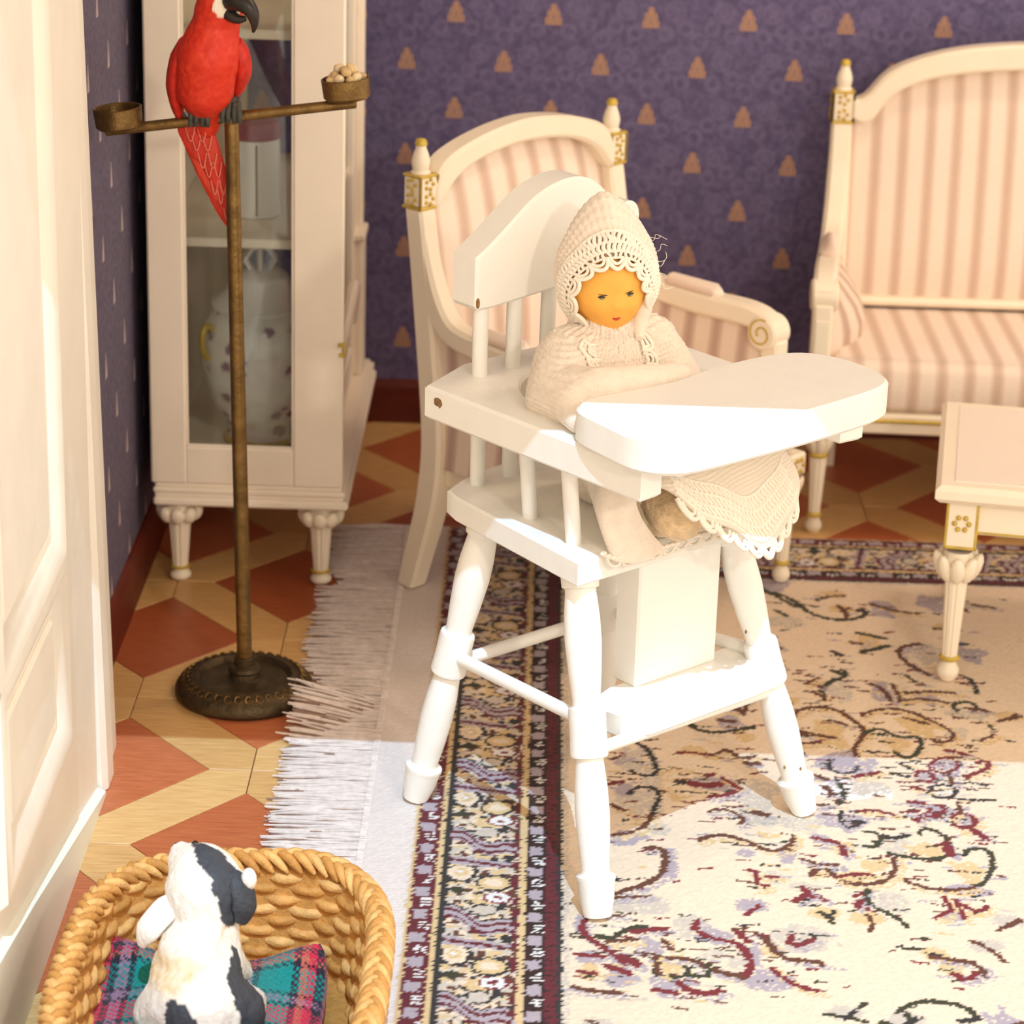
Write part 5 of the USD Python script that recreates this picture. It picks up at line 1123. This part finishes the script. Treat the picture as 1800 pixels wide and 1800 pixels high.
for k, c in enumerate(np.arange(.058, HL * .82, .034)):
    lp = part(skt, 'lace_loop', loop_on(hem_pt, c, .0168, .0170, .0034), LACE, 60)
    part(lp, 'inner_thread', loop_on(hem_pt, c, .0100, .0115, .0026), LACE, 60)
# side drape of the dress, falling to the seat and over its front edge
topD = [(-.10, .02, .592), (-.05, -.055, .600), (.04, -.108, .598), (.11, -.128, .592), (.168, -.140, .582)]
botD = [(-.10, .0, .4705), (-.01, -.045, .4715), (.085, -.100, .4725), (.142, -.150, .4600), (.150, -.068, .456)]
Pd = ruled(topD, botD, 60, 20, (-.012, -.012, 0), 0.0)
for i in range(60):
    for j in range(20):
        Pd[i, j] += np.array([.6, -.5, 0]) * .007 * math.sin(i * .55 + j * .12) * (j / 19)
        if Pd[i, j, 0] < .1345: Pd[i, j, 2] = max(Pd[i, j, 2], .4705)
dr = thick(Pd, .0035)
trimesh.repair.fix_normals(dr)
dp = part(doll, 'skirt_side', dr, KNIT, 50)
ed = np.array([(.139, -.172, .4735), (.146, -.150, .463), (.148, -.11, .461), (.149, -.068, .460), (.149, -.02, .4625), (.149, .03, .461), (.148, .075, .462)])
eq = spline(ed, 160); eL = np.r_[0, np.cumsum(np.linalg.norm(np.diff(eq, axis=0), axis=1))]
def edge_pt(s, d):
    i = min(int(np.searchsorted(eL, s)), 159); return eq[i] + np.array([-.05, 0, -1.0]) * d + np.array([.001, 0, 0])
part(dp, 'crochet_cord', sweep(eq, .003, 7), LACE, 60)
bead = [ball(eq[i] + np.array([.0015, 0, .001]), .0042, 1, (.8, 1.25, .8)) for i in range(2, 158, 6)]
part(dp, 'picot_beads', cat(*bead), LACE, 60, kind='stuff')
for c in np.arange(.02, eL[-1] - .01, .024):
    part(dp, 'lace_loop', loop_on(edge_pt, c, .0118, .012, .0022), LACE, 60)
# petticoat lining seen inside the hem, and the felt legs
LIN = mat('tan_flannel', 'e3c79c', 0.95, vary=.15, vscale=90, bump=.8, bscale=260, spec=.05, sheen=.4)
Sg = {'h': ((.02, -.03, .525), .045), 'k': ((.11, -.045, .520), .040), 'f': ((.165, -.060, .508), .034), 't': ((.185, -.055, .522), .026), 'h2': ((.02, .05, .525), .045), 'k2': ((.085, .05, .515), .034), 'f2': ((.12, .045, .505), .027)}
lg = blob(Sg, [('h', 'k'), ('k', 'f'), ('f', 't'), ('h', 'h2'), ('h2', 'k2'), ('k2', 'f2')], .006, 6)
lv = np.array(lg.vertices); lg.vertices = lv + np.array(lg.vertex_normals) * ((meshkit.fbm(lv * 160, 3) - .5) * .006)[:, None]
part(doll, 'felt_legs', lg, LIN, True, label='fuzzy tan flannel legs inside the hem')
pt_ = ruled([(.04, -.085, .55), (.09, -.09, .55), (.135, -.06, .53), (.14, .0, .52), (.135, .05, .52), (.10, .08, .53)], [(.09, -.10, .476), (.128, -.085, .476), (.144, -.06, .472), (.146, .0, .472), (.145, .05, .472), (.12, .09, .476)], 40, 10, (.006, 0, 0), 0)
pm = thick(pt_, .003); trimesh.repair.fix_normals(pm)
part(doll, 'petticoat', pm, mat('petticoat', 'ecd9b8', .9, vary=.08, vscale=70, bump=.5, bscale=300, spec=.1), 50)

# ================================================================ the pet basket
WICK = [mat('wicker_%d' % k, c, 0.6, vary=.16, vscale=70, bump=.5, bscale=200, spec=.25) for k, c in enumerate(('d39b56', 'c08845', 'deac68'))]
BAC = np.array([-.339, 2.735, 0.0088])
bsk = thing('pet_basket', 'golden wicker pet basket with braided rim at the front left corner', 'basket', tuple(BAC))
def plan_pt(t, s=0.0):
    """A point of the basket's outline; s widens it."""
    c, d = math.cos(t), math.sin(t); n = 2 / 3.4
    return np.array([(.177 + s) * abs(c) ** n * np.sign(c), (.246 + s) * abs(d) ** n * np.sign(d), 0])
NT = 360
_t = np.linspace(0, 2 * PI, 4000, endpoint=False); _p = np.array([plan_pt(t) for t in _t]); _d = np.r_[0, np.cumsum(np.linalg.norm(np.diff(_p, axis=0), axis=1))]; PERIM = _d[-1]
def t_at(s): return float(np.interp(s % PERIM, _d, _t))
NS = 44
ts = [t_at(PERIM * k / NT) for k in range(NT)]
part(bsk, 'basket_floor', ext(np.array([plan_pt(t, -.03)[:2] for t in ts[::4]]), .002, .012, .002), WICK[1], 30)
for r in range(9):
    z = .012 + .0135 * r; sp = -.028 + .028 * (z / .13)
    k = np.arange(NT)
    off = .0048 * np.sin(2 * PI * k / NT * NS / 2 + (PI if r % 2 else 0))
    jit = np.interp(np.arange(NT), np.arange(0, NT + 1, 8), np.r_[rng.normal(0, .0009, NT // 8), 0])
    pts = np.array([plan_pt(ts[i], sp + off[i]) + [0, 0, z + jit[i]] for i in range(NT)])
    rad = .0062 + .0016 * np.abs(np.sin(2 * PI * k / NT * NS / 2 + PI / 2 * (r % 2)))
    part(bsk, 'wicker_strand', sweep(pts, rad, 7, closed=True), WICK[r % 3], 60)
for k in range(NS):
    t = t_at(PERIM * (k + .0) / NS); a = plan_pt(t, -.029); b = plan_pt(t, -.001)
    part(bsk, 'wicker_stake', rod(a + [0, 0, .006], b + [0, 0, .125], .0032, n=6), WICK[1], 60)
wl = np.array([[plan_pt(ts[i], -.0285 + .0285 * z / .13) + [0, 0, z] for z in np.linspace(.004, .141, 6)] for i in range(0, NT, 3)])
wm = thick(wl, .004, closed_u=True); trimesh.repair.fix_normals(wm)
part(bsk, 'basket_wall', wm, WICK[1], 60)
NB = 80
for k in range(NB):
    for side in (-1, 1):
        s = PERIM * (k + (.5 if side > 0 else 0)) / NB
        t = t_at(s); p = plan_pt(t, .004); q = plan_pt(t_at(s + .004), .004); tg = (q - p) / np.linalg.norm(q - p); nr = np.array([tg[1], -tg[0], 0])
        bump_ = .010 * math.exp(-((math.degrees(t) - 75) / 22) ** 2)
        c0 = p + np.array([0, 0, .131 + bump_])
        L = .018
        path = spline([c0 - tg * L * .9 + nr * side * .0150 + [0, 0, -.008], c0 - tg * L * .2 + nr * side * .0105 + [0, 0, .004], c0 + tg * L * .55 + nr * side * .0025 + [0, 0, .0095], c0 + tg * L * 1.05 - nr * side * .006 + [0, 0, .004]], 9)
        part(bsk, 'braid_strand', sweep(path, np.array([.0024, .0045, .0058, .0063, .0065, .0063, .0056, .0044, .0026]) * rng.uniform(.92, 1.08), 7), WICK[(k + side) % 3], 60)

# ---- tartan cushion
def tartan(u, v):
    """u, v in metres."""
    def thread(w):
        p = (w / .150) % 1.0
        c = np.zeros(w.shape + (3,))
        for a, b, col in ((0, .26, 'c22742'), (.26, .33, '2a2430'), (.33, .42, '8f6f84'), (.42, .47, '2a2430'), (.47, .74, '12807a'), (.74, .80, '2a2430'), (.80, .86, 'b4604c'), (.86, .92, 'c22742'), (.92, 1, '2a2430')):
            c[(p >= a) & (p < b)] = lin(col)
        return c
    A, B = thread(u + .012), thread(v + .03)
    tw = ((np.floor(u / .0032) + np.floor(v / .0032)) % 3) < 1.5
    return np.where(tw[..., None], A, B)
nu = 150
uu, vv_ = np.meshgrid(np.linspace(-1, 1, nu), np.linspace(-1, 1, nu), indexing='ij')
hx, hy = .146, .150
rc = 1 - .13 * (uu * vv_) ** 4; X = hx * uu * (1 - .04 * (1 - vv_ ** 2)) * rc; Y = hy * vv_ * (1 - .10 * (1 - uu ** 2)) * rc
lift = .050 + .040 * (np.abs(uu) * np.abs(vv_)) ** 2.2
dome_ = ((1 - uu ** 2).clip(0) * (1 - vv_ ** 2).clip(0)) ** .42
corner = .016 * np.exp(-(((np.abs(uu) - .72) / .26) ** 2 + ((np.abs(vv_) - .72) / .26) ** 2))
Zt = lift + .030 * dome_ + corner * (dome_ > 0); Zb = lift - .024 * dome_
th_ = .0009 * np.sin((X / .0032 + Y / .0032) * 2 * PI / 3 * 1.0)
top = np.stack([X, Y, Zt + th_], -1); bot = np.stack([X, Y, Zb], -1)
m1, m2 = grid(top), grid(bot, flip=True)
colr = tartan(X, Y)
cm = trimesh.Trimesh(np.vstack([m1.vertices, m2.vertices]), np.vstack([m1.faces, m2.faces + len(m1.vertices)]), process=False)
c2 = np.vstack([colr.reshape(-1, 3)] * 2) * (1 + (np.random.default_rng(2).random((nu * nu * 2, 1)) - .5) * .35)
cu = UsdGeom.Xform  # (kept simple: the cushion is one mesh)
cm.vertices += np.array([-.364, 2.752, 0.0])
solo('cushion', cm, mat_vertex('tartan_wool', .92, .12, bump=.5, bscale=500, sheen=.2), 'red, green and black tartan cushion lying in the wicker basket', 'cushion', True, colors=np.clip(c2, 0, 1))

# ---- the dog
dog = thing('dog', 'black and white puppy figure sitting in the wicker basket with its head raised', 'dog', (-.003, -.012, -.024))
S = {'rump': ((-.362, 2.706, .140), .058), 'mid': ((-.365, 2.742, .160), .054), 'sh': ((-.366, 2.778, .170), .047), 'neck': ((-.361, 2.792, .198), .040), 'head': ((-.361, 2.803, .231), .049), 'brow': ((-.366, 2.812, .246), .040), 'muz': ((-.389, 2.836, .253), .0215), 'nose': ((-.396, 2.846, .258), .0135), 'jaw': ((-.388, 2.834, .238), .016),
     'hl': ((-.402, 2.712, .120), .034), 'hr': ((-.318, 2.716, .122), .036), 'fl': ((-.392, 2.812, .125), .022), 'flp': ((-.400, 2.835, .103), .019), 'fr': ((-.336, 2.812, .125), .022), 'frp': ((-.330, 2.838, .103), .019), 'hlp': ((-.412, 2.762, .106), .019), 'hrp': ((-.306, 2.766, .106), .019)}
db = blob(S, [('rump', 'mid'), ('mid', 'sh'), ('sh', 'neck'), ('neck', 'head'), ('head', 'brow'), ('brow', 'muz'), ('muz', 'nose'), ('head', 'jaw'), ('jaw', 'muz'), ('rump', 'hl'), ('rump', 'hr'), ('sh', 'fl'), ('fl', 'flp'), ('sh', 'fr'), ('fr', 'frp'), ('hl', 'hlp'), ('hr', 'hrp')], .0034, 6)
v = np.array(db.vertices); nn = np.array(db.vertex_normals)
fur = meshkit.fbm(v * np.array([260, 260, 70]), 3, 3) - .5
crease = np.exp(-((v[:, 2] - .196 - (v[:, 0] + .36) * .25) / .005) ** 2) * (v[:, 1] < 2.80) - np.exp(-((v[:, 2] - .206 - (v[:, 0] + .36) * .25) / .006) ** 2) * .6
db.vertices = v + nn * (fur * .0042 - crease * .0028)[:, None]
col = np.broadcast_to(lin('e6dfd2'), v.shape).copy()
tan = lin('d9b57a'); w = np.clip(np.exp(-((v[:, 2] - .193 - (v[:, 0] + .36) * .25) / .011) ** 2) * (.35 + .9 * np.clip(-(v[:, 0] + .35) / .03, 0, 1)) * (v[:, 1] < 2.80) + np.exp(-(((v[:, 0] + .383) / .010) ** 2 + ((v[:, 2] - .16) / .03) ** 2)) * .3, 0, .75) * (meshkit.fbm(v * 120, 2, 9) + .35).clip(0, 1)
col = col * (1 - w[:, None]) + tan * w[:, None]
blk = lin('3d3f44')
def chain_d(pts):
    d = np.full(len(v), 9.0)
    for (a, ra), (b, rb) in zip(pts[:-1], pts[1:]):
        a, b = np.array(a), np.array(b); t = np.clip(((v - a) @ (b - a)) / ((b - a) @ (b - a)), 0, 1)
        d = np.minimum(d, np.linalg.norm(v - a - t[:, None] * (b - a), axis=1) - (ra + (rb - ra) * t))
    return d + (meshkit.noise(v * 90, 6) - .5) * .008
for pts in ([((-.376, 2.822, .276), .010), ((-.356, 2.800, .276), .016), ((-.332, 2.778, .252), .022), ((-.326, 2.770, .222), .018)],
            [((-.316, 2.738, .190), .010), ((-.308, 2.705, .168), .024), ((-.292, 2.700, .12), .026)], [((-.392, 2.640, .165), .022), ((-.37, 2.636, .145), .022)]):
    col[chain_d(pts) < 0] = blk
part(dog, 'body', db, mat_vertex('dog_paint', .6, .3, bump=.35, bscale=240), True, colors=col)
EARW = mat('ear_white', 'efe8da', .6, vary=.05, vscale=60, bump=.4, bscale=200); EARB = mat('ear_black', '37393e', .55, vary=.2, vscale=60, bump=.4, bscale=200)
c = spline([(-.392, 2.787, .232), (-.410, 2.776, .216), (-.428, 2.770, .192), (-.434, 2.770, .174)], 14)
part(dog, 'ear', sweep(c, np.interp(np.linspace(0, 1, 14), [0, .25, .7, 1], [.010, .017, .017, .006]), 14, sec=np.c_[np.cos(np.arange(14) * PI / 7), np.sin(np.arange(14) * PI / 7) * .42], up=(-.5, -.8, .3)), EARW, 60, 'white left ear')
c = spline([(-.330, 2.790, .262), (-.318, 2.782, .250), (-.313, 2.776, .228), (-.318, 2.772, .208)], 14)
er = part(dog, 'ear', sweep(c, np.interp(np.linspace(0, 1, 14), [0, .3, .7, 1], [.010, .016, .017, .008]), 14, sec=np.c_[np.cos(np.arange(14) * PI / 7), np.sin(np.arange(14) * PI / 7) * .45], up=(.6, -.7, .3)), EARB, 60, 'black right ear')
part(er, 'ear_tip', ball((-.309, 2.788, .258), .0125, 2, (.75, .7, 1.15)), EARW, 60, 'white tuft behind the black ear')
part(dog, 'eye', ball((-.3775, 2.8325, .2785), .0042, 2), mat('dog_eye', '1b1714', .15), 60)
part(dog, 'nose', ball((-.4005, 2.8535, .262), .0075, 2, (1, .8, .8)), mat('dog_nose', '2a2423', .35), 60)
part(dog, 'mouth_line', sweep(spline([(-.4085, 2.836, .248), (-.4055, 2.822, .240), (-.4035, 2.812, .231)], 10), .0011, 6), mat('dog_mouth', '6a635c', .6), 60)
